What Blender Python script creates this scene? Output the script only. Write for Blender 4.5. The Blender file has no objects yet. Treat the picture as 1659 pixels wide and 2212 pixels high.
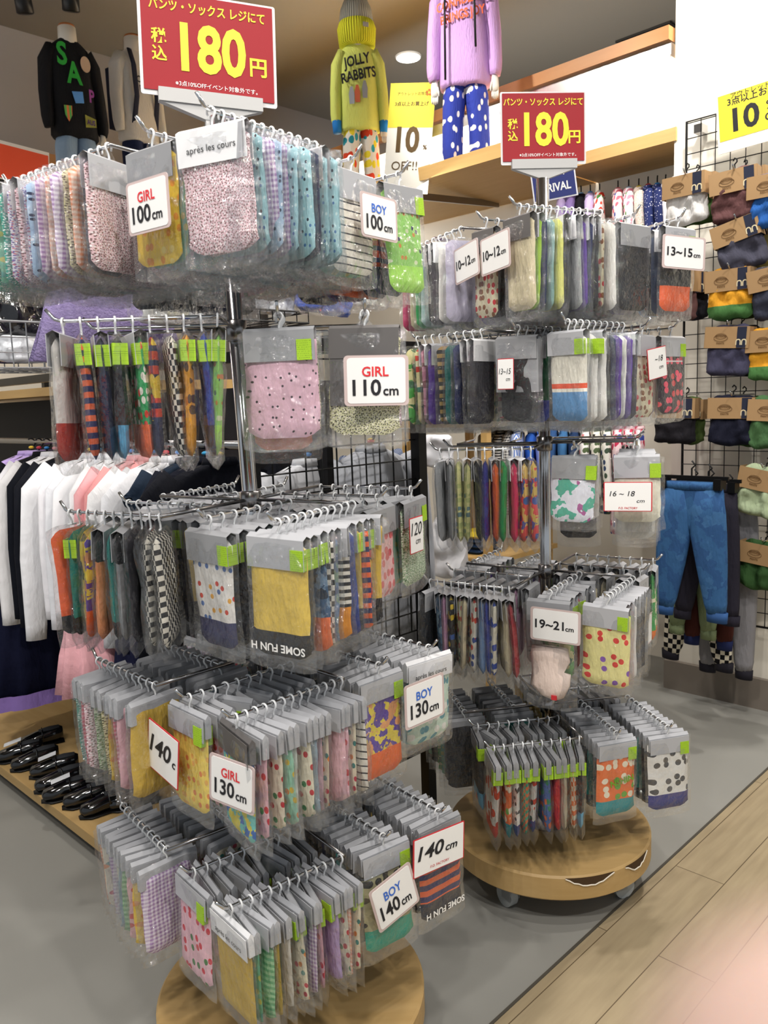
import bpy, math, random
from math import sin, cos, pi, radians as rad
from mathutils import Vector, Matrix, Euler, noise
random.seed(7)
S = bpy.context.scene
COL = S.collection
# ---------------------------------------------------------------- camera, world, lights, exposure
F, PITCH, ROLL, CZ = 1751.95, .1359, .037, 1.2245
cd = bpy.data.cameras.new('camera'); cam = bpy.data.objects.new('camera', cd); COL.objects.link(cam)
cd.sensor_fit = 'VERTICAL'; cd.sensor_height = 24; cd.lens = 24*F/2212; cd.clip_start = .004
CAMM = Matrix.Translation((0, 0, CZ)) @ Matrix.Rotation(pi/2-PITCH, 4, 'X') @ Matrix.Rotation(-ROLL, 4, 'Z')
cam.matrix_world = CAMM
S.camera = cam
cd.dof.use_dof = True; cd.dof.focus_distance = 1.7; cd.dof.aperture_fstop = 6.8
S.view_settings.view_transform = 'Standard'; S.view_settings.look = 'None'
S.view_settings.gamma = 1; S.view_settings.use_curve_mapping = False
S.view_settings.exposure = 0.8
S.cycles.transparent_max_bounces = 28; S.cycles.max_bounces = 7; S.cycles.diffuse_bounces = 3; S.cycles.glossy_bounces = 3
S.cycles.sample_clamp_indirect = 4; S.cycles.caustics_reflective = False; S.cycles.caustics_refractive = False
W = bpy.data.worlds.new('world'); S.world = W; W.use_nodes = True
W.node_tree.nodes['Background'].inputs[0].default_value = (.86, .93, 1, 1)
W.node_tree.nodes['Background'].inputs[1].default_value = .28
R2 = math.sqrt(.5)
def AB(a, b, z=0): return Vector((R2*(a+b), R2*(b-a), z))      # shop axes: a runs along the walls to the right, b away
def light(kind, loc, power, size=.1, target=None, col=(1, .955, .9), ang=80, name='ceiling_spot', size_y=None, blend=.5):
    l = bpy.data.lights.new(name, kind); l.energy = power; l.color = col
    if kind == 'AREA':
        l.size = size
        if size_y: l.shape = 'RECTANGLE'; l.size_y = size_y
    else: l.shadow_soft_size = size
    if kind == 'SPOT': l.spot_size = rad(ang); l.spot_blend = blend
    o = bpy.data.objects.new(name, l); COL.objects.link(o); o.location = loc
    if target is not None: o.rotation_euler = (Vector(target)-Vector(loc)).to_track_quat('-Z', 'Y').to_euler()
    return o
CEIL = 3.3
for (x, y, p) in [(-.9, .6, 26), (.5, .5, 30), (-.1, -.5, 26), (1.3, 1.5, 30), (-.9, 2.3, 26), (.3, 2.75, 16), (1.6, 2.7, 52), (-2.1, 1.6, 26)]:
    light('SPOT', (x, y, CEIL-.06), p*1.55, .05, (x, y, 0), ang=125)
light('SPOT', (.9, -.6, 3.1), 70, .06, (.1, 1.7, 1.1), ang=70)
light('SPOT', (-.9, -.5, 3.1), 60, .06, (-.3, 1.4, .8), ang=70)
light('SPOT', AB(-.9, 2.2, 3.1), 60, .05, AB(-1.0, 3.1, 2.5), ang=75)           # washes the white wall
light('SPOT', AB(-2.4, 1.7, 3.15), 55, .05, AB(-2.15, 2.75, 2.55), ang=45)      # on the lilac mannequin
light('SPOT', AB(-3.2, 1.9, 3.15), 12, .05, AB(-2.75, 2.8, 2.6), ang=45)
light('AREA', AB(-2.6, 3.2, 2.50), 40, 2.4, AB(-2.6, 3.5, 2.35), name='shelf_light', size_y=.04, col=(1, .95, .88))
light('AREA', AB(-2.9, 3.1, 2.15), 2, 2.2, AB(-2.6, 3.5, 1.2), name='shelf_light', size_y=.06)
light('AREA', AB(-4.3, 1.2, 2.42), 9, 2.0, AB(-4.6, 1.2, 2.1), name='shelf_light', size_y=.04)
light('AREA', AB(-4.1, .6, 2.60), 7, .3, AB(-3.6, .6, 3.3), name='ledge_spill_fill', size_y=2.4)  # added fill: brightens the left ceiling in place of spill off the ledge lights
light('SPOT', AB(-3.2, .2, 3.2), 60, .2, AB(-4.7, .4, 3.0), ang=120)
# ---------------------------------------------------------------- helpers
def pix(u, v):
    X = (u-829.5)/F; Y = -(v-1106)/F
    cr, sr = cos(ROLL), sin(ROLL); x = X*cr+Y*sr; y = -X*sr+Y*cr
    c, s = cos(PITCH), sin(PITCH); return Vector((x, c+y*s, -s+y*c))
O = Vector((0, 0, CZ))
def atz(u, v, z): d = pix(u, v); return O+d*((z-CZ)/d.z)
def onb(u, v, b): d = pix(u, v); return O+d*(b/((d.x+d.y)*R2))
def ona(u, v, a): d = pix(u, v); return O+d*(a/((d.x-d.y)*R2))
def att(u, v, t): return O+pix(u, v)*t          # t metres ahead of the lens
def depth(p):
    q = Vector(p)-O; return q.y*cos(PITCH)-q.z*sin(PITCH)
def toab(p): return ((p[0]-p[1])*R2, (p[0]+p[1])*R2, p[2])
def lin(h):
    if not isinstance(h, str): return tuple(h)+(1,) if len(h) == 3 else h
    h = h.lstrip('#'); c = [int(h[i:i+2], 16)/255 for i in (0, 2, 4)]
    return tuple(v/12.92 if v <= .04045 else ((v+.055)/1.055)**2.4 for v in c)+(1,)
class NT:
    def __init__(s, name, rough=.6, metal=0, spec=.3):
        s.m = bpy.data.materials.new(name); s.m.use_nodes = True; s.t = s.m.node_tree; s.b = s.t.nodes['Principled BSDF']
        s.b.inputs['Roughness'].default_value = rough; s.b.inputs['Metallic'].default_value = metal
        s.b.inputs['Specular IOR Level'].default_value = spec
    def n(s, k, **kw):
        o = s.t.nodes.new(k)
        for a, v in kw.items(): setattr(o, a, v)
        return o
    def l(s, a, b): s.t.links.new(a, b)
    def val(s, inp, v):
        if hasattr(v, 'is_output') or hasattr(v, 'links'): s.l(v, inp)
        else: inp.default_value = v
    def math(s, op, a, b=0, c=0):
        o = s.n('ShaderNodeMath', operation=op); s.val(o.inputs[0], a); s.val(o.inputs[1], b); s.val(o.inputs[2], c); return o.outputs[0]
    def mix(s, f, a, b):
        o = s.n('ShaderNodeMix', data_type='RGBA'); s.val(o.inputs[0], f); s.val(o.inputs[6], a); s.val(o.inputs[7], b); return o.outputs[2]
    def xyz(s):
        o = s.n('ShaderNodeTexCoord'); p = s.n('ShaderNodeSeparateXYZ'); s.l(o.outputs['Object'], p.inputs[0]); s.co = o.outputs['Object']
        return p.outputs
    def vec(s, x, y, z=0):
        o = s.n('ShaderNodeCombineXYZ'); s.val(o.inputs[0], x); s.val(o.inputs[1], y); s.val(o.inputs[2], z); return o.outputs[0]
    def noise(s, v, sc, det=3):
        o = s.n('ShaderNodeTexNoise'); s.l(v, o.inputs['Vector']); o.inputs['Scale'].default_value = sc; o.inputs['Detail'].default_value = det; return o.outputs[0]
    def base(s, c): s.val(s.b.inputs['Base Color'], c)
    def bump(s, h, st=.3, d=.002):
        o = s.n('ShaderNodeBump'); s.l(h, o.inputs['Height']); o.inputs['Strength'].default_value = st; o.inputs['Distance'].default_value = d
        s.l(o.outputs[0], s.b.inputs['Normal'])
MC = {}
def plain(c, rough=.6, metal=0, spec=.3, name=None, bump=0, bs=60):
    k = ('p', str(c), rough, metal, spec, bump)
    if k in MC: return MC[k]
    m = NT(name or 'solid', rough, metal, spec); m.base(lin(c))
    if bump:
        m.xyz(); m.bump(m.noise(m.co, bs), bump, .004)
    MC[k] = m.m; return m.m
def fabric(spec):
    """'kind bg c1 c2 ... [cuff=col,height]' -> printed cotton; coordinates are the garment's own."""
    if spec in MC: return MC[spec]
    tk = spec.split(); kind = tk[0]; cs = [lin(c) for c in tk[1:] if '=' not in c]
    op = dict(t.split('=') for t in tk if '=' in t); sc = float(op.get('s', 1))
    m = NT('fabric_'+kind, .8, 0, .15); X, Y, Z = m.xyz()[:3]; U = m.math('ADD', X, Y)
    P = m.vec(U, Z)
    def cells(scale, r, v=None):
        o = m.n('ShaderNodeTexVoronoi', voronoi_dimensions='2D'); m.l(v or P, o.inputs['Vector']); o.inputs['Scale'].default_value = scale
        o.inputs['Randomness'].default_value = .85
        return m.math('LESS_THAN', o.outputs['Distance'], r), o.outputs['Color']
    def per(x, w, duty=.5): return m.math('LESS_THAN', m.math('FRACT', m.math('DIVIDE', m.math('ADD', x, 5.003), w)), duty)
    bg = cs[0]
    RR = float(op.get('r', .33))
    if kind == 'plain': c = bg
    elif kind == 'dots': c = m.mix(cells(60*sc, .11)[0], bg, cs[1])
    elif kind == 'floral':
        c = m.mix(cells(300*sc, .3)[0], bg, cs[1]); c = m.mix(cells(210*sc, .24, m.vec(m.math('ADD', U, 3.3), Z))[0], c, cs[2])
    elif kind == 'print':
        d, cc = cells(50*sc, RR); sp = m.n('ShaderNodeSeparateColor'); m.l(cc, sp.inputs[0])
        x = m.mix(m.math('GREATER_THAN', sp.outputs[0], .5), cs[1], cs[-1]); x = m.mix(m.math('GREATER_THAN', sp.outputs[1], .6), x, cs[len(cs)//2])
        c = m.mix(d, bg, x)
    elif kind == 'check':
        a = per(U, .016/sc); b = per(Z, .016/sc); c = m.mix(m.math('ABSOLUTE', m.math('SUBTRACT', a, b)), bg, cs[1])
    elif kind == 'gingham':
        a = per(U, .007/sc); b = per(Z, .007/sc); c = m.mix(m.math('MULTIPLY', m.math('ADD', a, b), .5), bg, cs[1])
    elif kind == 'stripe': c = m.mix(per(Z, .018/sc), bg, cs[1])
    elif kind == 'vstripe': c = m.mix(per(U, .008/sc), bg, cs[1])
    elif kind == 'pin': c = m.mix(per(Z, .012/sc, .2), bg, cs[1])
    elif kind == 'plaid':
        c = m.mix(per(Z, .02/sc, .4), bg, cs[1]); c = m.mix(m.math('MULTIPLY', per(U, .02/sc, .4), .6), c, cs[1]); c = m.mix(cells(30, .3)[0], c, cs[2])
    elif kind == 'tiedye':
        c = m.mix(m.math('GREATER_THAN', m.noise(m.co, 28), .5), bg, cs[1]); c = m.mix(m.math('GREATER_THAN', m.noise(P, 19), .57), c, cs[2])
    elif kind == 'camo':
        c = m.mix(m.math('GREATER_THAN', m.noise(P, 40*sc), .5), bg, cs[1]); c = m.mix(m.math('GREATER_THAN', m.noise(m.vec(m.math('ADD', U, 2), Z), 32*sc), .56), c, cs[-1])
    if 'cuff' in op:
        cc, h = op['cuff'].split(','); c = m.mix(m.math('LESS_THAN', Z, -float(h)), c, lin(cc))
    if 'top' in op:
        cc, h = op['top'].split(','); c = m.mix(m.math('GREATER_THAN', Z, -float(h)), c, lin(cc))
    if 'mid' in op:
        cc, h, h2 = op['mid'].split(','); c = m.mix(m.math('MULTIPLY', m.math('LESS_THAN', Z, -float(h)), m.math('GREATER_THAN', Z, -float(h2))), c, lin(cc))
    m.base(c); m.bump(m.noise(m.vec(m.math('MULTIPLY', U, 80), m.math('MULTIPLY', Z, 26)), 1, 4), .75, .006)
    MC[spec] = m.m; return m.m
def knit(c, c2=None):
    m = NT('ribbed_knit', .9, 0, .1); X, Y, Z = m.xyz()[:3]
    a = m.math('SINE', m.math('MULTIPLY', m.n('ShaderNodeMath').outputs[0], 1)); at = m.math('ARCTAN2', Y, X)
    r = m.math('SINE', m.math('MULTIPLY', at, 44)); m.base(lin(c)); m.bump(r, .8, .006); return m.m
def make_plastic():
    m = NT('clear_plastic'); t = m.t; t.nodes.remove(m.b)
    tr = m.n('ShaderNodeBsdfTransparent'); tr.inputs[0].default_value = (.975, .98, .985, 1)
    gl = m.n('ShaderNodeBsdfGlossy'); gl.inputs['Roughness'].default_value = .07; gl.inputs[0].default_value = (1, 1, 1, 1)
    df = m.n('ShaderNodeBsdfDiffuse'); df.inputs[0].default_value = (.9, .92, .94, 1)
    m.xyz(); nz = m.noise(m.co, 46, 4); bp = m.n('ShaderNodeBump'); m.l(nz, bp.inputs['Height']); bp.inputs['Distance'].default_value = .022; bp.inputs['Strength'].default_value = .85
    m.l(bp.outputs[0], gl.inputs['Normal'])
    lw = m.n('ShaderNodeLayerWeight'); lw.inputs[0].default_value = .28; m.l(bp.outputs[0], lw.inputs['Normal'])
    m1 = m.n('ShaderNodeMixShader'); m1.inputs[0].default_value = .022; m.l(tr.outputs[0], m1.inputs[1]); m.l(df.outputs[0], m1.inputs[2])
    f = m.math('MULTIPLY_ADD', lw.outputs['Facing'], .34, .05)
    m2 = m.n('ShaderNodeMixShader'); m.l(f, m2.inputs[0]); m.l(m1.outputs[0], m2.inputs[1]); m.l(gl.outputs[0], m2.inputs[2])
    m.l(m2.outputs[0], t.nodes['Material Output'].inputs[0]); return m.m
PLASTIC = make_plastic()
def make_hookmat():
    m = NT('translucent_plastic', .25, 0, .5); m.base((.86, .87, .88, 1)); m.b.inputs['Alpha'].default_value = .9; return m.m
HOOKM = make_hookmat()
CHROME = plain((.62, .62, .63), .16, 1); DCHROME = plain((.32, .31, .31), .25, 1)
BLACK = plain('#0c0c0d', .4); WHITE = plain('#f2f1ee', .5)
def wood(c1, c2, sc=1, rough=.45, axis='X'):
    m = NT('wood', rough); X, Y, Z = m.xyz()[:3]
    v = m.vec(m.math('MULTIPLY', X, 1.2 if axis == 'X' else 14), m.math('MULTIPLY', Y, 14 if axis == 'X' else 1.2), m.math('MULTIPLY', Z, 14))
    m.base(m.mix(m.noise(v, 3*sc, 5), lin(c1), lin(c2))); return m.m
PLY = wood('#c5a674', '#a98852'); PLYB = wood('#d2ae72', '#bd9558'); FASCIA = wood('#b98756', '#a87243')
class MB:
    def __init__(s): s.v = []; s.f = []
    def add(s, v, f, mat=None):
        n = len(s.v); s.v += [tuple(mat @ Vector(p)) if mat else tuple(p) for p in v]; s.f += [tuple(i+n for i in q) for q in f]; return s
    def box(s, c, d, rz=0, rx=0, ry=0):
        x, y, z = (k/2 for k in d); v = [(i*x, j*y, k*z) for i in (-1, 1) for j in (-1, 1) for k in (-1, 1)]
        mt = Matrix.Translation(c) @ Euler((rx, ry, rz)).to_matrix().to_4x4()
        return s.add(v, [(0, 1, 3, 2), (4, 6, 7, 5), (0, 4, 5, 1), (2, 3, 7, 6), (0, 2, 6, 4), (1, 5, 7, 3)], mt)
    def loft(s, pts, rads, seg=14, amp=0, k=5, axis=(1, 0, 0), sq=1, cap=True, ph=0):
        pts = [Vector(p) for p in pts]; n = len(pts); R = []
        for i, p in enumerate(pts):
            t = (pts[min(i+1, n-1)]-pts[max(i-1, 0)]).normalized(); u = Vector(axis)-t*t.dot(Vector(axis))
            if u.length < 1e-4: u = t.orthogonal()
            u.normalize(); w = t.cross(u); ru, rv = rads[i] if isinstance(rads[i], (tuple, list)) else (rads[i], rads[i])
            ring = []
            for j in range(seg):
                th = 2*pi*j/seg; c, q = cos(th), sin(th)
                if sq != 1: c = math.copysign(abs(c)**sq, c); q = math.copysign(abs(q)**sq, q)
                g = 1+amp*sin(k*th+ph+i*.35)+amp*.5*sin((k*2+1)*th+1.3*i)
                ring.append(p+u*ru*g*c+w*rv*g*q)
            R.append(ring)
        v = [q for r in R for q in r]; f = [(i*seg+j, i*seg+(j+1) % seg, (i+1)*seg+(j+1) % seg, (i+1)*seg+j) for i in range(n-1) for j in range(seg)]
        if cap: f += [tuple(range(seg))[::-1], tuple(range((n-1)*seg, n*seg))]
        return s.add(v, f)
    def tube(s, pts, r=.003, seg=8): return s.loft(pts, [r]*len(pts), seg, axis=(.31, .52, .79))
    def lathe(s, prof, seg=40, c=(0, 0, 0)):
        v = [(c[0]+r*cos(2*pi*j/seg), c[1]+r*sin(2*pi*j/seg), c[2]+z) for r, z in prof for j in range(seg)]; n = len(prof)
        f = [(i*seg+j, i*seg+(j+1) % seg, (i+1)*seg+(j+1) % seg, (i+1)*seg+j) for i in range(n-1) for j in range(seg)]
        return s.add(v, f+[tuple(range(seg))[::-1], tuple(range((n-1)*seg, n*seg))])
    def ball(s, c, r, seg=14, n=8, sq=(1, 1, 1)):
        rr = [(sin(pi*(i+.02)/(n+.04))*r, -cos(pi*i/n)*r) for i in range(n+1)]
        b = MB().lathe(rr, seg); return s.add([(c[0]+x*sq[0], c[1]+y*sq[1], c[2]+z*sq[2]) for x, y, z in b.v], b.f)
    def rrect(s, w, h, r, y=0, th=.0012, c=(0, 0)):
        o = []
        for cx, cz, a0 in ((w/2-r, h/2-r, 0), (-w/2+r, h/2-r, 90), (-w/2+r, -h/2+r, 180), (w/2-r, -h/2+r, 270)):
            for q in range(5): a = rad(a0+q*22.5); o.append((c[0]+cx+r*cos(a), c[1]+cz+r*sin(a)))
        n = len(o); v = [(x, y, z) for x, z in o]+[(x, y+th, z) for x, z in o]
        return s.add(v, [tuple(range(n)), tuple(range(n, 2*n))[::-1]]+[(i, i+n, (i+1) % n+n, (i+1) % n) for i in range(n)])
    def poly(s, pts, y=0, th=.0012):
        n = len(pts); v = [(p[0], y, p[1]) for p in pts]+[(p[0], y+th, p[1]) for p in pts]
        return s.add(v, [tuple(range(n)), tuple(range(n, 2*n))[::-1]]+[(i, i+n, (i+1) % n+n, (i+1) % n) for i in range(n)])
    def text(s, body, size, x=0, z=0, y=-.0006, bold=0, rot=0, ax='CENTER', sx=1, shear=0):
        cu = bpy.data.curves.new('lettering', 'FONT'); cu.body = body; cu.size = size; cu.align_x = ax; cu.align_y = 'CENTER'
        cu.offset = bold*size; cu.resolution_u = 3; cu.shear = shear
        o = bpy.data.objects.new('lettering', cu); me = bpy.data.meshes.new_from_object(o)
        c, q = cos(rot), sin(rot)
        s.add([(x+(v.co.x*c*sx-v.co.y*q), y, z+(v.co.x*q*sx+v.co.y*c)) for v in me.vertices], [tuple(p.vertices) for p in me.polygons])
        bpy.data.objects.remove(o); bpy.data.curves.remove(cu); bpy.data.meshes.remove(me); return s
    def mesh(s, name, smooth=False):
        me = bpy.data.meshes.new(name); me.from_pydata(s.v, [], s.f); me.update()
        if smooth: me.polygons.foreach_set('use_smooth', [True]*len(me.polygons))
        return me
    def build(s, name, mat, parent=None, smooth=False, loc=None, rot=None, label=None):
        me = s.mesh(name, smooth); me.materials.append(mat); o = bpy.data.objects.new(name, me); COL.objects.link(o)
        if parent: o.parent = parent
        if loc is not None: o.location = loc
        if rot is not None: o.rotation_euler = rot
        if label: o['label'] = label
        return o
def tag(o, label, cat, group=None, kind=None):
    o['label'] = label; o['category'] = cat
    if group: o['group'] = group
    if kind: o['kind'] = kind
    return o
def thing(name, label, cat, loc=(0, 0, 0), rz=0, group=None, rot=None, sc=1):
    o = bpy.data.objects.new(name, None); COL.objects.link(o); o.location = loc; o.rotation_euler = rot or (0, 0, rz)
    o.empty_display_size = .05; o.scale = (sc,)*3; return tag(o, label, cat, group)
def struct(name, mb, mat, smooth=False):
    o = mb.build(name, mat, None, smooth); o['kind'] = 'structure'; o.rotation_euler = (0, 0, -pi/4); return o
RZ = -pi/4
# ---------------------------------------------------------------- the setting (built along a, b, z; turned 45 degrees)
m = NT('grey_vinyl', .55, 0, .3); m.xyz()
m.base(m.mix(m.noise(m.co, 1.3, 6), lin('#83827d'), lin('#92918b'))); m.bump(m.noise(m.co, 160), .12, .001)
struct('floor', MB().box((-2.9, 1.8, -.02), (4.0, 8.4, .04)), m.m)
m = NT('oak_planks', .42, 0, .35); X, Y, Z = m.xyz()[:3]
bt = m.n('ShaderNodeTexBrick'); m.l(m.vec(Y, X), bt.inputs['Vector']); bt.inputs['Scale'].default_value = 1; bt.inputs['Brick Width'].default_value = .95
bt.inputs['Row Height'].default_value = .125; bt.inputs['Mortar Size'].default_value = .0012; bt.offset = .37
bt.inputs['Color1'].default_value = (0, 0, 0, 1); bt.inputs['Color2'].default_value = (1, 1, 1, 1); bt.inputs['Mortar'].default_value = (.5, .5, .5, 1)
g = m.noise(m.vec(m.math('MULTIPLY', X, 22), m.math('MULTIPLY', Y, 2.2)), 2.4, 6)
c = m.mix(g, lin('#87785f'), lin('#b3a384')); c = m.mix(m.math('MULTIPLY', bt.outputs['Color'], .28), c, lin('#7d6d55')); c = m.mix(bt.outputs['Fac'], c, lin('#5d4e3a'))
m.base(c)
struct('floor_wood', MB().box((1.1, 1.8, -.02), (4.0, 8.4, .04)), m.m)
struct('trim_1', MB().box((-.9, 1.8, .0005), (.006, 8.4, .003)), plain('#4a463f', .5))
CREAM = plain('#e9e3d6', .7); 
struct('wall_right', MB().box((.26, 3.22, CEIL/2), (3.48, .2, CEIL)), CREAM)
struct('baseboard_right', MB().box((.26, 3.11, .06), (3.5, .025, .12)), plain('#7f766c', .5))
struct('wall_left', MB().box((-4.75, 1.6, CEIL/2), (.1, 8, CEIL)), plain('#8d857f', .8))
struct('wall_back', MB().box((-2.2, 5.2, CEIL/2), (7, .1, CEIL)), plain('#4a443f', .8))
m = NT('ceiling_paint', .8); m.base(lin('#8b857b')); struct('ceiling', MB().box((-1.6, 1.6, CEIL+.03), (8, 8, .06)), m.m)
# back shop fixture: panel wall, shelf boards, fascia, metal track
struct('wall_back_panel', MB().box((-2.95, 3.5, 1.3), (3.1, .08, 2.6)), CREAM)
struct('trim_2', MB().box((-3.04, 3.11, 2.55), (3.1, .05, .05)), FASCIA)
struct('trim_3', MB().box((-3.04, 3.13, 2.495), (3.1, .05, .05)).box((-3.04, 3.10, 2.47), (3.1, .01, .012)), plain((.55, .52, .5), .25, .9))
t = thing('display_shelf', 'long pale wooden shelf running under the lit white recess to the white wall', 'shelf', AB(-1.7, 3.3, 2.19), RZ)
MB().box((-.035, 0, 0), (.53, .36, .035)).box((-.035, -.183, -.0), (.53, .012, .05)).build('board', PLYB, t)
t = thing('display_shelf', 'deeper pale wooden shelf carrying the lilac and lime mannequins', 'shelf', AB(-2.5, 3.1, 2.19), RZ)
MB().box((-.46, 0, 0), (1.9, .7, .035)).box((-.46, -.352, 0), (1.9, .012, .055)).build('board', PLYB, t)
for q in (-.02,): MB().box((q, .0, -.045), (.012, .6, .03), rx=.08).build('bracket', DCHROME, t)
# ---------------------------------------------------------------- packs of socks and underwear
def slab(Wd, H, T, seed, wr=.1, nx=10, nz=14, taper=0, corner=.012, z0=0):
    """soft rounded pouch hanging below z0, wrinkled, front and back"""
    v = []; f = []; R_ = random.Random(seed); off = Vector((R_.random()*40, R_.random()*40, 0))
    for side in (-1, 1):
        for j in range(nz+1):
            for i in range(nx+1):
                a = i/nx*2-1; b = j/nz
                x = a*Wd/2*(1-taper*b); z = -b*H
                e = (1-abs(a)**7)**.5*(1-abs(2*b-1)**12)**.5
                cz = corner*max(0, abs(a)-.7)/.3*(1 if b > .5 else -1)*(abs(2*b-1)**6)
                y = side*T/2*e*(1+wr*1.6*noise.noise(Vector((x*38, z*22, side*3))+off))+.55*wr*T*noise.noise(Vector((x*16, z*12, 0))+off)
                x += wr*.012*noise.noise(Vector((7, z*30, a))+off)
                v.append((x, y, z0+z+cz))
    N = (nx+1)*(nz+1)
    for s_ in (0, 1):
        for j in range(nz):
            for i in range(nx):
                q = (s_*N+j*(nx+1)+i, s_*N+j*(nx+1)+i+1, s_*N+(j+1)*(nx+1)+i+1, s_*N+(j+1)*(nx+1)+i)
                f.append(q[::-1] if s_ == 0 else q)
    return v, f
def bagmesh(Wd, H, T, seed):
    v, f = slab(Wd+.012, H+.024, T+.0075, seed, .28, 10, 14, corner=.006, z0=-.019)
    b = MB().add(v, f)
    b.add([(-.016, 0, -.021), (.016, 0, -.021), (.007, 0, -.008), (-.007, 0, -.008)], [(0, 1, 2, 3)])
    return b.mesh('plastic_bag', True)
DIM = {'u': (.114, .158, .012), 's': (.084, .182, .0145), 'b': (.106, .178, .0145), 't': (.100, .140, .009)}
FAB = {}; BAGM = {}; HDR = {}
for k, (w_, h_, t_) in DIM.items():
    FAB[k] = []; BAGM[k] = []
    for i in range(4):
        v, f = slab(w_*(.97-.02*i), h_-.004, t_, 31*i+ord(k), .2, taper=[0, .05, -.03, .1][i] if k != 'u' else 0, z0=0)
        FAB[k].append(MB().add(v, f).mesh('folded_garment', True)); BAGM[k].append(bagmesh(w_, h_, t_, 31*i+ord(k)))
    HDR[k] = MB().box((0, -t_/2-.0022, -.021), (w_*.93, .0008, .044)).box((0, t_/2+.0022, -.021), (w_*.93, .0008, .044)).add([(q*w_*.465, y, z) for q in (-1, 1) for y, z in ((-t_/2-.0022, .001), (0, .006), (t_/2+.0022, .001))], [(0, 1, 4, 3), (1, 2, 5, 4)]).mesh('header_card')
    HDR[k+'W'] = MB().box((0, 0, -.0145), (w_*.955, t_*.8, .031)).add([(q*w_*.4775, y, z) for q in (-1, 1) for y, z in ((-t_*.4, .001), (0, .007), (t_*.4, .001))], [(0, 1, 4, 3), (1, 2, 5, 4), (0, 1, 2), (3, 5, 4)]).box((0, -t_/2-.0022, -.018), (w_*.93, .0008, .036)).mesh('header_card')
HB = MB().box((0, 0, -.055), (.103, .0170, .11)).mesh('back_card')
STK = MB().box((.037, -.0103, -.030), (.021, .0008, .030)).box((.0480, 0, -.030), (.0012, .0206, .030)).mesh('price_sticker')
hk = []
for i in range(15): a = rad(215-i*17.5); hk.append((.0062*cos(a), 0, -.0022+.0062*sin(a)))
hk += [(.0015, 0, -.0105), (0, 0, -.016), (0, 0, -.022)]
HK = MB().tube(hk, .0017, 6).box((0, 0, -.0205), (.018, .002, .003)).mesh('hang_hook', True)
m = NT('sticker_green', .5); X, Y, Z = m.xyz()[:3]
ln = m.math('MULTIPLY', m.math('LESS_THAN', m.math('FRACT', m.math('MULTIPLY', Z, 330)), .35), m.math('GREATER_THAN', m.noise(m.vec(m.math('MULTIPLY', X, 900), m.math('MULTIPLY', Z, 330)), 1, 0), .5))
m.base(m.mix(m.math('MULTIPLY', ln, .45), lin('#a4cc33'), lin('#2c5216'))); STICK = m.m
HG = plain('#9a9b9e', .3); HD = plain('#615e5d', .45); HW = plain('#e4e4e6', .5); HK2 = plain('#b2b3b7', .3)
HCOL = {'g': HG, 'd': HD, 'w': HW, 'l': HK2}
NAMES = {'u': ('underwear_pack', 'folded_underwear', 'underwear pack'), 'b': ('boxer_pack', 'folded_boxers', 'boxer pack'), 's': ('sock_pack', 'folded_socks', 'sock pack'), 't': ('sock_pack', 'folded_socks', 'sock pack')}
def ob(name, me, mat, parent, loc=(0, 0, 0)):
    o = bpy.data.objects.new(name, me); COL.objects.link(o); o.parent = parent; o.location = loc
    if not me.materials: me.materials.append(None)
    o.material_slots[0].link = 'OBJECT'; o.material_slots[0].material = mat; return o
PACKS = []
def pack(kind, spec, loc, yaw, label, group, hdr='g', stick=True, bend=0, roll=0, wide=False):
    nm, fn, cat = NAMES[kind]; r = random.random
    o = thing(nm, label, cat, loc, group=group, rot=(bend, roll, yaw)); i = random.randrange(4)
    ob('hang_hook', HK, HOOKM, o); ob('plastic_bag', BAGM[kind][i], PLASTIC, o)
    ob(fn, FAB[kind][i], fabric(spec), o, (0, 0, -.026))
    if hdr and '|' in hdr: hdr = random.choice(hdr.split('|'))
    if hdr == 'n': hdr = None
    if hdr: ob('header_card', HDR[kind+'W' if wide else kind], HCOL[hdr[0]], o, (0, 0, -.024))
    if hdr and len(hdr) > 1: ob('back_card', HB, HCOL[hdr[1]], o, (0, .001, -.027))
    if stick: ob('price_sticker', STK, STICK, o, (0, 0, -.022))
    PACKS.append(o); return o
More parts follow.
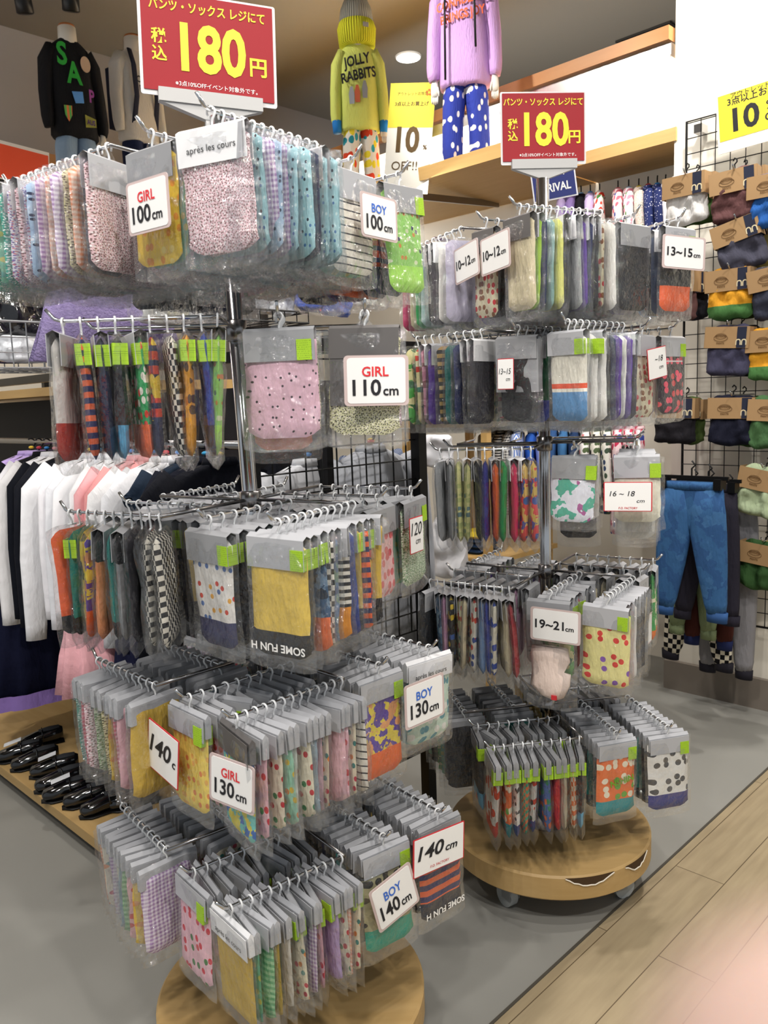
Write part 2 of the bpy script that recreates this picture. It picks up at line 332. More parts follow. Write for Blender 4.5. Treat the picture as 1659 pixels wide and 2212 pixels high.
# colour words for the labels
P_ = {
 'pink_floral': 'floral #e9c6cd #7c5a58 #f7eef0', 'lilac_check': 'gingham #efe6f3 #a886b8', 'aqua_print': 'print #9cc6cd #1e2836 #3f6fa0 #c9e2e2 s=1.5 r=.17', 'blue_print': 'print #a9c3dc #22304e #dfe6f1 s=1.7 r=.2',
 'yellow_print': 'print #f0cb42 #e99a34 #f5dc78 s=1.0 r=.25', 'mint_print': 'print #74c9a4 #d9d86a #5ab0a8 r=.24', 'teal_floral': 'floral #3fae98 #eaf7ef #2f7f70', 'cream_floral': 'floral #e5e2b4 #4f4a3c #fff8e0', 'white_floral': 'floral #dfe0ea #7a6aa8 #c77a8c',
 'navy_plain': 'plain #1d2444', 'lilac_plain': 'plain #b7a0cc', 'peach_check': 'gingham #f6dccb #ee9c74', 'pink_dots': 'dots #dbb2c2 #3c3038 s=1.0', 'pink_plain': 'plain #e6b6bf', 'pink_hearts': 'print #f6c3c4 #e25560 #e86e74 s=1', 'pink_cherries': 'print #f3c0cb #d8273c #3f7a3c s=.9 r=.24',
 'cream_cherries': 'print #efe8cf #c8323a #3f8a55 s=1 r=.24', 'cream_multi': 'print #f0e7cb #e98c3a #2e8a84 #d34055 s=1.1 r=.24', 'mint_multi': 'print #a6e0c3 #e6c83c #e58a3a r=.24', 'bluegrey': 'plain #9db0bd', 'green_stripe': 'stripe #a3cfa0 #6fae7a s=2', 'mustard': 'plain #c9a63a', 'yellow': 'plain #e9ca55',
 'bw_stripe': 'pin #efe9dc #20222e', 'grey_black': 'plain #a9a9ab top=#202024,0.045', 'navyband_white': 'print #e2ded8 #c6402f #4f6fa8 #e0a23a s=1 r=.2 cuff=#2c2c55,0.13', 'orange_navy': 'stripe #ef6a3a #272a5c s=1.1', 'black_blue': 'plain #17181d cuff=#57a5cf,0.125',
 'green_orange': 'print #2fa05a #f4efe0 #d8402c s=1.2 cuff=#ee6a34,0.125', 'red_plaid': 'plaid #cf3f2c #232a50 #e8c33a cuff=#222a4e,0.12', 'checker': 'check #ece6d8 #15151a', 'mustard_print': 'print #df9a33 #5a3a1e #b86a1e s=1 cuff=#e39b22,0.12', 'royal': 'plain #27429b', 'royal_navy': 'plain #2a45a5 cuff=#1b1f4a,0.13', 'lime_print': 'print #8fca62 #2b2f55 #c8823a #d2dcb0 s=1.1 r=.2 cuff=#a6e25a,0.13',
 'red_white': 'plain #d9d4cf cuff=#a8362c,0.12', 'orange': 'plain #df5a2a cuff=#1f1f22,0.14', 'teal': 'plain #14837a cuff=#1b1c20,0.14', 'yellow_face': 'print #e3c23c #2c2a2a #3c3c3c s=.7', 'purple_yellow': 'camo #5b3fa0 #e9d24a #e8a36c cuff=#ef6a2c,0.125', 'apricot_black': 'plain #e8935f top=#22201f,0.045', 'black': 'plain #1b1b1f', 'charcoal': 'plain #26242c',
 'denim_orange': 'camo #3a5a7c #6d8aa6 #1f2f44 cuff=#ee7a4c,0.12', 'blue_grey_print': 'camo #6d86a8 #8aa58f #50648a', 'bw_orange': 'stripe #ece6da #1d1d24 s=1.6 cuff=#f29a2a,0.12', 'yellow_black': 'plain #dcb845 cuff=#1c1c1e,0.13', 'funyellow': 'plain #e2c154 cuff=#232325,0.135', 'red_navy': 'plaid #d84a2c #272a5c #e8c33a cuff=#222a4e,0.13', 'lime_yellow': 'print #b9d84a #e8d34a #5a7a2a',
 'khaki': 'print #b7b28c #3a3a3a #7a7a5a cuff=#2fa58c,0.13', 'mint_white': 'print #cfe6d6 #5a9fb0 #f3f3ec', 'teal_yellow': 'camo #76cfc6 #f0e04a #3a6fc0', 'yellow_red': 'print #f2d35c #ecb04a #e5853c s=1.1 r=.24', 'red_pink': 'gingham #f3c9cf #d8506a', 'green_floral': 'floral #bcd2b0 #5f7f52 #f4f4e4', 'orange_navy_fun': 'stripe #ef6a3a #2c2a62 s=.85 cuff=#262a3a,0.135',
 'hot_pink': 'plain #d8255c', 'magenta': 'plain #c42f63', 'green': 'plain #1f9a4a', 'lime': 'plain #9bc53c', 'aqua': 'plain #9cc0b8', 'pale_yellow': 'plain #dede7c', 'navy': 'plain #1c2852', 'purple': 'plain #5b3b96', 'violet': 'plain #7a5ab4', 'beige': 'plain #d8cba8', 'beige_print': 'print #ddd3b4 #8a5a3a #c8323a s=1.2', 'white': 'plain #e6e4de', 'lilac_grey': 'plain #a9a4b8', 'black_orange': 'plain #30302f cuff=#f0642a,0.12', 'slate': 'plain #56617a',
 'green_multi': 'camo #4fae4a #e4dca0 #2a6a3a', 'cream_multi_s': 'print #e9e2a8 #d8402c #2f7f5f', 'pink_brown': 'camo #dca4b2 #c98a9c #8a5a5c', 'brown_black': 'stripe #9a7f4a #1e1c1a', 'deep_teal': 'plain #11605a', 'dark_hearts': 'print #38292f #f0506a #d8484a s=.9 mid=#e6e0e0,0.05,0.053', 'llama': 'plain #ece7d8 mid=#e8562e,0.098,0.108 cuff=#5f93c4,0.115', 'red': 'plain #b4202e', 'dark_green': 'plain #17603c cuff=#2c3f9a,0.13',
 'tiedye': 'tiedye #e6e8f2 #57b59c #b0609a', 'offwhite': 'plain #ecead6', 'grey': 'plain #8e9092', 'yellowgreen': 'print #cdcb8a #b0b878 #5a7a7c s=1.3', 'deep_blue': 'plain #1d1d80', 'orange_plain': 'plain #e8641e', 'multi': 'camo #e0554c #e8c46c #3f68a8', 'coral_multi': 'camo #e8585a #e4c36a #5a6ab0',
 'sky_print': 'camo #4f88b4 #2f5f88 #9cc4dc', 'pink_lilac': 'plain #cf9fc0', 'black_yellow': 'print #1f2024 #e8c83a #3a5fa8', 'white_multi': 'print #ebe6d8 #d8402c #2f4f9a', 'light_blue': 'plain #7fa4d4', 'blue': 'plain #2f3f9a', 'white_blue': 'print #e9e4d2 #2f4fae #2f4fae s=.9', 'dark_red': 'plain #a01e2c', 'palepink': 'plain #e9d2c6', 'cherry_yellow': 'print #efe69c #e03c34 #8a5ab4 s=.7 r=.22', 'coral': 'plain #e89a94', 'green_white': 'camo #28a048 #efe6c8 #28a048 cuff=#f07a2a,0.15',
 'white_red': 'print #e9e5de #e04a28 #c8422a s=.7 cuff=#d8402c,0.14', 'orange_teal': 'print #ef7434 #f3e8d0 #6aa83a s=.9 cuff=#1f8f96,0.135', 'white_black': 'print #e6e4df #24242a #4a4a50 s=1.2 r=.25 cuff=#2f3a86,0.14', 'teal_orange': 'check #3fa886 #e8743a', 'white_red_navy': 'print #e6e4df #d8402c #24242a s=1 cuff=#2f3a86,0.14', 'blue_print2': 'print #4f74b8 #2f8f6a #e8743a s=1', 'bright_red': 'plain #d8302c', 'clear_beige': 'plain #cfc8ae', 'stripes_on': 'check #f0e4cc #ef7434 s=.7', 'black_sky': 'plain #26282c cuff=#5fb0d8,0.13',
 'faces': 'print #e9e7e2 #4a4a4e #5a5a5e s=.75 r=.27 cuff=#34367c,0.135', 'strip_dark': 'stripe #2a2a30 #d8d4c8 s=1.4',
}
WORD = {'aqua_print': 'aqua print', 'lilac_check': 'lilac gingham', 'bw_stripe': 'black striped white', 'checker': 'black and white checkered', 'cream_multi_s': 'cream multicoloured', 'funyellow': 'plain yellow black-banded', 'bluegrey': 'blue grey', 'royal': 'royal blue', 'royal_navy': 'royal blue', 'orange_navy': 'orange and navy striped', 'orange_navy_fun': 'orange and navy striped', 'navyband_white': 'white navy-banded', 'bw_orange': 'white black-striped orange-toed', 'grey_black': 'grey and black', 'yellow_face': 'yellow black print', 'blue_print2': 'blue print', 'stripes_on': 'orange and cream checked', 'strip_dark': 'dark striped', 'palepink': 'pale pink', 'clear_beige': 'clear beige', 'coral_multi': 'coral multicoloured', 'multi': 'red multicoloured', 'faces': 'white face print', 'llama': 'white llama'}
def word(k): return WORD.get(k, k.replace('_', ' ').replace('multi', 'multicoloured').replace('bg', ''))
ORD = ['first', 'second', 'third', 'fourth', 'fifth', 'sixth', 'seventh', 'eighth', 'ninth', 'tenth', 'eleventh', 'twelfth', 'thirteenth', 'fourteenth']
# racks -----------------------------------------------------------------------------------
LA, MF, LT = .2136, .4066, .2207
RACK = {'L': dict(x=-.2065, y=1.4193, tx=-.0261, z=[1.61, 1.355, 1.0617, .7811, .4834], a=[52, 93, 60.3, 44.5, 37.8], dz=.128, top=1.70),
        'R': dict(x=.3935, y=1.961, tx=0, z=[1.60, 1.37, 1.1108, .7972, .4525], a=[24, 42, 72.2, 57.9, 9.5], dz=.14, top=1.72)}
LEN = {('L', 2, 0, 1): .235, ('L', 1, 0, 1): .30, ('L', 1, 0, 0): .26, ('R', 1, 0, 1): .25, ('R', 1, 0, 0): .24}
def hubxy(rk, z): r = RACK[rk]; return Vector((r['x']+r['tx']*z, r['y'], z))
def tine(rk, t, i, q):
    r = RACK[rk]; z = r['z'][t-1]; h = hubxy(rk, z); th = pi+rad(r['a'][t-1])+i*pi/2
    A = Vector((cos(th), sin(th), 0)); T = Vector((cos(th-pi/2), sin(th-pi/2), 0))
    p = h+A*LA*(1 if q else MF); return p, T, LEN.get((rk, t, i, q), LT), h, A
def rack(rk, label):
    r = RACK[rk]; b = hubxy(rk, 0)
    o = thing('display_rack', label, 'display rack', b); mt = Matrix.Translation(-b)
    lo = lambda p: Vector(p)-b
    top = hubxy(rk, r['top'])
    MB().tube([lo(hubxy(rk, r['dz'])), lo(hubxy(rk, .8)), lo(top)], .0135, 20).build('pole', CHROME, o, True)
    d = r['dz']; MB().lathe([(.246, -.062), (.2525, -.056), (.2525, -.005), (.248, 0)], 72).build('base_disc', PLY, o, loc=(r['tx']*.1, 0, d))
    MB().lathe([(.06, 0), (.06, .004), (.02, .012), (.02, .03)], 32).build('pole_flange', DCHROME, o, loc=(r['tx']*.1, 0, d))
    for k in range(4):
        a = rad(-40+90*k) if rk == 'R' else rad(-40+90*k); c = MB().box((0, 0, -.008), (.045, .045, .006)).box((-.014, 0, -.03), (.003, .03, .045)).box((.014, 0, -.03), (.003, .03, .045))
        cc = c.build('caster', plain('#9a9c9d', .4, .6), o, loc=(.19*cos(a), .19*sin(a), d-.062), rot=(0, 0, a*1.7))
        w = MB(); w.tube([(-.011, .012, -(d-.062)+.0275), (.011, .012, -(d-.062)+.0275)], .0275, 24); w.build('wheel', plain('#a9adad', .3), cc)
    for t in range(1, 6):
        z = r['z'][t-1]; h = hubxy(rk, z); fr = MB(); fr.lathe([(.014, -.02), (.019, -.018), (.019, .014), (.014, .016)], 20, lo(h))
        hooks = []
        for i in range(4):
            p, T, L, h, A = tine(rk, t, i, 1); fr.tube([lo(h+A*.015), lo(h+A*(LA+.002))], .0032, 8)
        f = fr.build('arm_frame', DCHROME, o, True)
        for i in range(4):
            for q in (0, 1):
                p, T, L, h, A = tine(rk, t, i, q); up = Vector((0, 0, 1))
                MB().tube([lo(p), lo(p+T*L*.5), lo(p+T*(L-.012)), lo(p+T*(L-.003)+up*.003), lo(p+T*(L+.009)+up*.017)], .0027, 8).build('hook_rod', CHROME, f, True)
    return o
rackL = rack('L', 'nearer chrome sock spinner on a round wooden wheeled base')
rackR = rack('R', 'farther chrome sock spinner with a chipped round wooden wheeled base')
# chipped veneer on the far base
for a0, a1, s_ in ((-93, -66, 0), (-58, -36, 1)):
    mb = MB(); wv = MB(); n = 12; cx = RACK['R']['dz']
    pts = []; low = []
    for k in range(n+1):
        a = rad(a0+(a1-a0)*k/n); h = .02*sin(pi*(k+.2)/(n+.4))+.004*random.random(); pts.append((.2545*cos(a), .2545*sin(a), -.002)); low.append((.2545*cos(a), .2545*sin(a), -.002-h))
    mb.add(pts+low, [(k, k+1, n+2+k, n+1+k) for k in range(n)])
    mb.build('veneer_chip', plain('#46331f', .8, bump=.3), rackR, loc=(0, 0, cx), label='torn dark brown patch in the veneer edge')
    wv.tube([(x*1.001, y*1.001, z) for x, y, z in low], .0016, 5); wv.build('torn_edge', plain('#e8e0d0', .8), rackR, loc=(0, 0, cx), label='white torn edge of the veneer')
POS = {(0, 0): 'inner left', (0, 1): 'outer left', (1, 0): 'inner front', (1, 1): 'outer front', (2, 0): 'inner right', (2, 1): 'outer right', (3, 0): 'inner back', (3, 1): 'outer back'}
def row(rk, t, i, q, keys, kind, pitch=None, start=.014, hdr='g', stick=.3, first=None, face=0, jit=6):
    """hang packs from the tip of one hook rod inwards"""
    p, T, L, h, A = tine(rk, t, i, q); n = len(keys); yaw = math.atan2(T.y, T.x)+pi/2
    if pitch is None: pitch = (L-start-.006)/max(n-1, 1) if n > 4 else .02
    rn = 'near rack' if rk == 'L' else 'far rack'; out = []
    for j, k in enumerate(keys):
        if k is None: continue
        kd = kind
        if ':' in k: kd, k = k.split(':')
        pos = p+T*(L-start-pitch*j); hd = hdr; st = random.random() < stick
        if j == 0 and first: hd, st = first
        sideways = face if j else 0
        lab = '%s %s, %s from tip, %s hook, %s tier, %s' % (word(k), NAMES[kd][2], ORD[j], POS[(i, q)], ORD[t-1], rn)
        g = 'packs on the %s hook of the %s tier, %s' % (POS[(i, q)], ORD[t-1], rn)
        out.append(pack(kd, P_[k], pos, yaw+rad(random.gauss(0, jit)+sideways), lab, g, hd, st, wide=(rk+str(t)) in ('L4', 'L5', 'R5'), bend=rad(random.gauss(0, 1.5)), roll=rad(random.gauss(0, 1.2))))
    return out
def cyc(ks, n): return [ks[(i*7+i//len(ks)) % len(ks)] for i in range(n)]
PAST = ['pink_floral', 'lilac_check', 'white_floral', 'cream_floral', 'mint_multi', 'aqua_print', 'pink_plain', 'peach_check', 'cream_multi', 'bluegrey', 'pink_cherries']
DARK = ['black', 'navy_plain', 'charcoal', 'teal', 'red_navy', 'checker', 'royal', 'grey_black', 'orange', 'yellow_black']
SOCK = ['black', 'navy', 'beige', 'white', 'purple', 'lilac_grey', 'beige_print', 'lime', 'slate', 'pink_brown', 'grey', 'cream_multi_s']
# near rack
row('L', 1, 0, 1, ['teal_floral', 'mint_print', 'teal_floral', 'white_floral', 'pink_floral', 'white_floral', 'blue_print', 'lilac_check', 'peach_check', 'lilac_check', 'cream_floral', 'peach_check', 'navy_plain', 'pink_floral'], 'u', stick=0, hdr='l|n|n', face=18)
row('L', 1, 0, 0, ['pink_floral', 'white_floral', 'aqua_print', 'lilac_check', 'cream_floral', 'navy_plain', 'pink_floral', 'lilac_check', 'bluegrey', 'pink_floral', 'pink_floral'], 'u', stick=0, hdr='l|n|n')
row('L', 1, 1, 0, ['yellow_print', 'mint_print', 'aqua_print', 'teal_floral', 'blue_print', 'aqua_print', 'navy_plain', 'aqua_print', 'blue_print', 'lilac_check'], 'u', stick=0, first=('g', False), hdr='g')
apres1 = row('L', 1, 1, 1, ['pink_floral', 'pink_floral', 'aqua_print', 'lilac_check', 'blue_print', 'lilac_check', 'aqua_print', 'aqua_print', 'navy_plain', 'aqua_print', 'aqua_print', 'aqua_print'], 'u', stick=0, first=('w', False), hdr='l|n|n')
row('L', 1, 2, 0, ['bw_stripe', 'mint_print', 'pink_floral', 'pink_floral', 'aqua_print', 'lilac_check', 'blue_print', 'aqua_print', 'pink_floral'], 'u', stick=0, hdr='l|n|n')
row('L', 1, 2, 1, ['lime_print', 'red_navy', 'navy_plain', 'green_orange', 'orange_navy', 'royal', 'black', 'checker'], 'b', stick=.6, first=('g', True))
row('L', 1, 3, 0, cyc(PAST, 8), 'u', stick=0); row('L', 1, 3, 1, cyc(DARK, 8), 'b', stick=.2)
row('L', 2, 0, 1, ['red_white', 'orange_navy', 'navy_plain', 'black_blue', 'green_orange', 'red_plaid', 'checker', 'mustard_print', 'royal_navy', 'lime_print'], 'b', pitch=.0245, stick=.6, face=16, jit=4, hdr='n|n|l')
row('L', 2, 1, 0, ['u:pink_dots', 'u:cream_floral', 'green_orange'], 'b', pitch=.022, stick=1, first=('g', True))
row('L', 2, 1, 1, ['cream_floral', 'pink_floral', 'charcoal'], 'u', pitch=.02, stick=0, first=('dd', False), start=.02)
row('L', 3, 0, 1, ['orange', 'teal', 'yellow_face', 'purple_yellow', 'apricot_black', 'teal', 'grey_black', 'charcoal', 'black', 'checker', 'checker'], 'b', stick=.35, face=34, hdr='n|n|l')
row('L', 3, 0, 0, cyc(DARK, 9), 'b', stick=.3, hdr='l')
row('L', 3, 1, 0, ['navyband_white', 'black', 'charcoal', 'teal', 'red_navy', 'grey_black', 'checker', 'navy_plain'], 'b', stick=.6, first=('g', True), hdr='l')
fun1 = row('L', 3, 1, 1, ['funyellow', 'black', 'denim_orange', 'checker', 'blue_grey_print', 'bw_orange', 'royal', 'yellow_black', 'orange_navy', 'red_navy', 'yellow_black'], 'b', stick=.7, first=('l', True), hdr='l')
row('L', 3, 2, 0, ['pink_hearts', 'lime_yellow', 'red_navy', 'orange_navy', 'mint_multi', 'black', 'red_pink', 'yellow_black'], 'u', stick=.5, first=('g', False))
row('L', 3, 2, 1, ['green_floral', 'mint_print', 'pink_hearts', 'peach_check', 'mint_white', 'lilac_check', 'pink_plain', 'cream_multi'], 'u', stick=.3, first=('g', True))
row('L', 3, 3, 0, cyc(DARK, 8), 'b', stick=.2, hdr='l'); row('L', 3, 3, 1, cyc(PAST, 9), 'u', stick=.1, hdr='l')
row('L', 4, 0, 1, ['teal_floral', 'red_pink', 'pink_floral', 'green_floral', 'cream_floral', 'yellow_print', 'red_pink', 'pink_plain', 'pink_floral', 'mustard'], 'u', stick=0, hdr='l', face=12)
row('L', 4, 0, 0, cyc(['mustard', 'mint_multi', 'cream_floral', 'charcoal', 'bluegrey', 'pink_plain'], 10), 'u', stick=.1, hdr='l')
row('L', 4, 1, 0, ['yellow_red', 'pink_cherries', 'pink_plain', 'mint_multi', 'bluegrey', 'pink_cherries', 'cream_multi', 'charcoal', 'mint_multi', 'navy_plain'], 'u', stick=.3, first=('l', True), hdr='l')
row('L', 4, 1, 1, ['teal_yellow', 'pink_cherries', 'cream_cherries', 'mint_multi', 'white', 'cream_cherries', 'bluegrey', 'pink_plain', 'cream_multi', 'pink_plain', 'pink_cherries', 'cream_multi', 'bw_stripe'], 'u', stick=.15, first=('d', False), hdr='l')
row('L', 4, 2, 0, ['purple_yellow', 'charcoal', 'teal', 'red_navy', 'black', 'grey_black', 'navy_plain', 'orange', 'teal'], 'b', stick=.3, first=('l', True), hdr='l')
apres2 = row('L', 4, 2, 1, ['mint_white', 'aqua_print', 'navy_plain', 'green_floral', 'bluegrey', 'charcoal', 'mint_multi', 'black', 'navy_plain', 'bluegrey'], 'u', stick=.3, first=('w', False), hdr='l')
row('L', 4, 3, 0, cyc(PAST, 10), 'u', stick=.1, hdr='l'); row('L', 4, 3, 1, cyc(PAST[::-1], 10), 'u', stick=.1, hdr='l')
row('L', 5, 0, 1, ['peach_check', 'cream_multi', 'lilac_check', 'lilac_check', 'cream_cherries', 'bluegrey', 'green_stripe', 'pink_cherries', 'yellow_print', 'lilac_check'], 'u', stick=0, hdr='l')
row('L', 5, 0, 0, cyc(['pink_plain', 'bluegrey', 'red_pink', 'charcoal', 'cream_multi'], 10), 'u', stick=.1, hdr='l')
row('L', 5, 1, 0, ['pink_cherries', 'yellow', 'cream_multi', 'pink_plain', 'yellow_black', 'mint_multi', 'red_navy', 'pink_plain', 'cream_multi', 'pink_plain'], 'u', stick=.3, first=('l', True), hdr='l')
apres3 = row('L', 5, 1, 1, ['mustard', 'mint_print', 'green_stripe', 'mustard', 'white', 'cream_multi', 'bluegrey', 'lilac_check', 'pink_cherries', 'lilac_plain', 'cream_cherries', 'peach_check', 'cream_multi'], 'u', stick=.5, first=('w', False), hdr='l')
row('L', 5, 2, 0, ['khaki', 'charcoal', 'red_navy', 'teal', 'black', 'navy_plain', 'grey_black', 'charcoal', 'black', 'navy_plain'], 'b', stick=.2, first=('l', True), hdr='l')
fun2 = row('L', 5, 2, 1, ['orange_navy_fun', 'charcoal', 'teal', 'red_navy', 'black', 'navy_plain', 'yellow_black', 'charcoal', 'teal', 'black'], 'b', stick=.3, first=('g', True), hdr='l')
row('L', 5, 3, 0, cyc(DARK, 9), 'b', stick=.2, hdr='l'); row('L', 5, 3, 1, cyc(DARK[::-1], 9), 'b', stick=.1, hdr='l')
# far rack
row('R', 1, 0, 1, ['magenta', 'beige', 'green', 'aqua', 'black', 'charcoal', 'white', 'lilac_grey'], 's', stick=0, hdr='l|n|w|n')
row('R', 1, 0, 0, ['slate', 'pale_yellow', 'black', 'beige', 'purple', 'lilac_grey', 'white'], 's', stick=0, hdr='l|n|w|n')
row('R', 1, 1, 0, ['beige_print', 'black', 'charcoal', 'navy', 'lilac_grey', 'beige', 'black', 'slate'], 's', stick=0, first=('d', False), hdr='l|n|w|n')
row('R', 1, 1, 1, ['beige', 'lime', 'navy', 'aqua', 'pale_yellow', 'black', 'grey', 'purple', 'navy', 'black', 'beige_print', 'white'], 's', stick=0, first=('d', False), hdr='l|n|w|n')
row('R', 1, 2, 0, ['b:black', 'lilac_grey', 'purple', 'beige_print', 'beige', 'purple', 'white', 'beige', 'navy'], 's', stick=0, first=('g', False), hdr='l|n|w|n')
row('R', 1, 2, 1, ['b:black_orange', 'slate', 'charcoal', 'light_blue', 'grey', 'black', 'white'], 's', stick=.2, first=('l', True), hdr='l|n|w|n')
row('R', 1, 3, 0, cyc(SOCK, 8), 's', stick=0); row('R', 1, 3, 1, cyc(SOCK, 8), 's', stick=0)
row('R', 2, 0, 1, ['green_multi', 'cream_multi_s', 'pink_brown', 'purple', 'brown_black', 'deep_teal', 'navy', 'black', 'charcoal'], 's', stick=0, hdr='l|n|w|n')
row('R', 2, 0, 0, cyc(SOCK, 8), 's', stick=0)
row('R', 2, 1, 0, ['b:black', 'charcoal', 'dark_green', 'black', 'red', 'navy', 'white', 'grey'], 's', stick=0, first=('gg', False))
row('R', 2, 1, 1, ['b:llama', 'white', 'white', 'white', 'black', 'navy', 'purple', 'white', 'purple', 'charcoal'], 's', stick=.2, first=('l', True), hdr='l|n|w|n')
row('R', 2, 2, 0, ['beige_print', 'coral', 'white', 'green_white', 'white', 'coral', 'white', 'navy', 'strip_dark'], 's', stick=.2, hdr='l|n|w|n')
row('R', 2, 2, 1, ['b:dark_hearts', 'beige', 'purple', 'charcoal', 'beige_print', 'navy', 'white', 'green_multi'], 's', stick=.1, first=('l', True), hdr='l|n|w|n')
row('R', 2, 3, 0, ['lime', 'pale_yellow', 'pale_yellow', 'lime', 'pale_yellow', 'lime'], 's', stick=0, hdr='l|n|w|n'); row('R', 2, 3, 1, cyc(SOCK, 7), 's', stick=0)
row('R', 3, 0, 1, ['grey', 'grey', 'yellowgreen', 'yellowgreen', 'black', 'deep_blue', 'orange_plain', 'green', 'hot_pink', 'multi', 'coral_multi'], 's', stick=0, hdr='l|n|w|n', face=12, jit=4)
row('R', 3, 1, 0, ['t:tiedye', 't:white', 'black'], 's', stick=0, first=('g', True), hdr='l')
row('R', 3, 1, 1, ['t:offwhite', 'white', 'white', 'beige', 'black'], 's', stick=0, first=('l', True), hdr='l', start=.03)
row('R', 3, 2, 1, ['dark_green', 'strip_dark'], 's', stick=0)
row('R', 4, 0, 1, ['black', 'sky_print', 'pink_lilac', 'black_yellow', 'cream_multi_s', 'beige', 'white_multi', 'light_blue', 'blue', 'white_blue', 'beige', 'dark_red'], 's', stick=0, hdr='l', face=25)
row('R', 4, 0, 0, ['yellowgreen', 'dark_red', 'green_multi', 'multi', 'navy', 'pale_yellow', 'pink_lilac', 'grey'], 's', stick=.3, hdr='l')
row('R', 4, 1, 0, [None, 'green_multi', 'grey', 'dark_red', 'white', 'charcoal', 'beige'], 's', stick=.2, hdr='l')
row('R', 4, 1, 1, ['b:cherry_yellow', 'coral', 'coral', 'white', 'black', 'black', 'charcoal', 'beige', 'grey'], 's', stick=0, first=('l', True), hdr='l')
row('R', 4, 2, 0, ['black', 'charcoal', 'beige', 'black', 'navy', 'grey'], 's', stick=0, hdr='l')
row('R', 4, 2, 1, ['green_white', 'black', 'charcoal', 'beige', 'black', 'grey', 'navy', 'black'], 's', stick=.3, hdr='l')
row('R', 4, 3, 0, cyc(SOCK, 6), 's', stick=0, hdr='l'); row('R', 4, 3, 1, cyc(SOCK, 7), 's', stick=0, hdr='l')
row('R', 5, 0, 0, cyc(DARK[:6], 9), 'b', stick=.1, hdr='g'); row('R', 5, 0, 1, cyc(['mint_print', 'green_multi', 'black', 'teal'], 9), 'b', stick=.2, hdr='g')
row('R', 5, 1, 0, ['black_sky', 'white_red', 'checker', 'white_black', 'mustard', 'black', 'checker', 'charcoal', 'green_white'], 's', stick=.4, hdr='g')
row('R', 5, 1, 1, ['b:white_red', 'orange_teal', 'white_black', 'teal_orange', 'white_red_navy', 'blue_print2', 'bright_red', 'clear_beige', 'stripes_on', 'black_sky'], 'b', stick=.8, first=('l', True), hdr='g', face=-6)
shin = row('R', 5, 2, 0, ['b:orange_teal', 'black', 'teal', 'charcoal', 'black', 'green_multi', 'navy', 'black', 'red_navy', 'grey'], 'b', stick=.2, first=('l', True), hdr='l')
row('R', 5, 2, 1, ['b:faces', 'black', 'teal', 'charcoal', 'dark_green', 'black', 'navy', 'grey_black', 'black', 'navy'], 'b', stick=.3, first=('l', True), hdr='l')
row('R', 5, 3, 0, cyc(DARK, 8), 'b', stick=.1, hdr='l'); row('R', 5, 3, 1, cyc(DARK, 8), 'b', stick=.1, hdr='l')
INK = plain('#26262a', .6); RED = plain('#e0343c', .6); BLUE = plain('#3d6fd0', .6)
for p_ in (apres1[0], apres2[0], apres3[0]): MB().text('après les cours', .0125, 0, -.048, -.0095, 0).build('lettering', INK, p_)
MB().text('SOME FUN H', .0165, 0, 0, -.0118, .02, rot=pi).build('waistband_lettering', WHITE, fun1[0], loc=(0, 0, -.183))
MB().text('SOME FUN H', .0165, 0, 0, -.0118, .02, rot=pi).build('waistband_lettering', WHITE, fun2[0], loc=(0, 0, -.183))
MB().text('NSHIN', .021, .01, -.115, -.0118, .03, rot=.15).build('lettering', plain('#6f9f35', .7), shin[0])
# ---------------------------------------------------------------- size cards in front of the packs
PINKF = plain('#cdb9b6', .5); CARDW = plain('#f3f2f0', .45); REDF = plain('#c8313a', .5)
def card(lines, px, py, w, h, rk, t, i, q, roll=0, style='p', label='', off=.013, yawadd=0, inset=.0):
    p, T, L, hb, A = tine(rk, t, i, q); tip = p+T*(L-inset); d = depth(tip+T*off)-0.0
    yaw = math.atan2(T.y, T.x)+pi/2+rad(yawadd); n = Vector((sin(yaw), -cos(yaw), 0))
    # meet the plane of the pack's face
    ray = pix(px, py); o_ = tip+T*(off+.004); tt = (o_-O).dot(n)/ray.dot(n); pos = O+ray*tt
    if not (.6 < tt < 3): tt = d; pos = O+ray*d
    co = max(abs(n.dot(ray.normalized())), .35); Wd = w*tt/F/co; H = h*tt/F
    o = thing('size_card', label, 'size card', pos, rot=(0, rad(roll), yaw), group='size cards clipped to the hanging packs')
    if style == 'p':
        MB().rrect(Wd, H, .006).build('card_border', PINKF, o, label='dusty pink rounded border'); MB().rrect(Wd*.9, H*.9, .005, -.0005, .0006).build('card_face', CARDW, o)
    else:
        MB().rrect(Wd, H, .002).build('card_border', REDF, o, label='thin red printed border'); MB().rrect(Wd*.955, H*.95, .001, -.0005, .0006).build('card_face', CARDW, o)
    for ln in lines:
        b = MB(); xx = 0
        for body, sz in ln[0]:
            q = MB().text(body, sz*H, 0, 0, -.0012, ln[5] if len(ln) > 5 else .022, ax='LEFT', shear=.2 if style != 'p' else 0)
            x0 = min(v[0] for v in q.v); x1 = max(v[0] for v in q.v); zb = min(v[2] for v in q.v)
            q.v = [(x-x0+xx, y, z-zb) for x, y, z in q.v]; xx += x1-x0+.04*H; b.add(q.v, q.f)
        fit = min(ln[1]*Wd/max(xx, .001), 1.25); b.v = [((x-xx/2)*fit+ln[2]*Wd, y, z+ln[3]*H) for x, y, z in b.v]
        b.build('lettering', ln[4], o)
    return o
def sz(n, top=None, tc=None):
    L_ = []
    if top: L_.append(([(top, .27)], .44, 0, .08, tc, .018))
    L_.append(([(n, .44 if top else .36), ('cm', .27 if top else .2)], .74 if top else .8, 0, -.30 if top else -.12, INK, .02)); return L_
card(sz('100', 'GIRL', RED), 319, 443, 86, 112, 'L', 1, 1, 0, 0, label='size card reading GIRL 100cm on the top tier of the near rack')
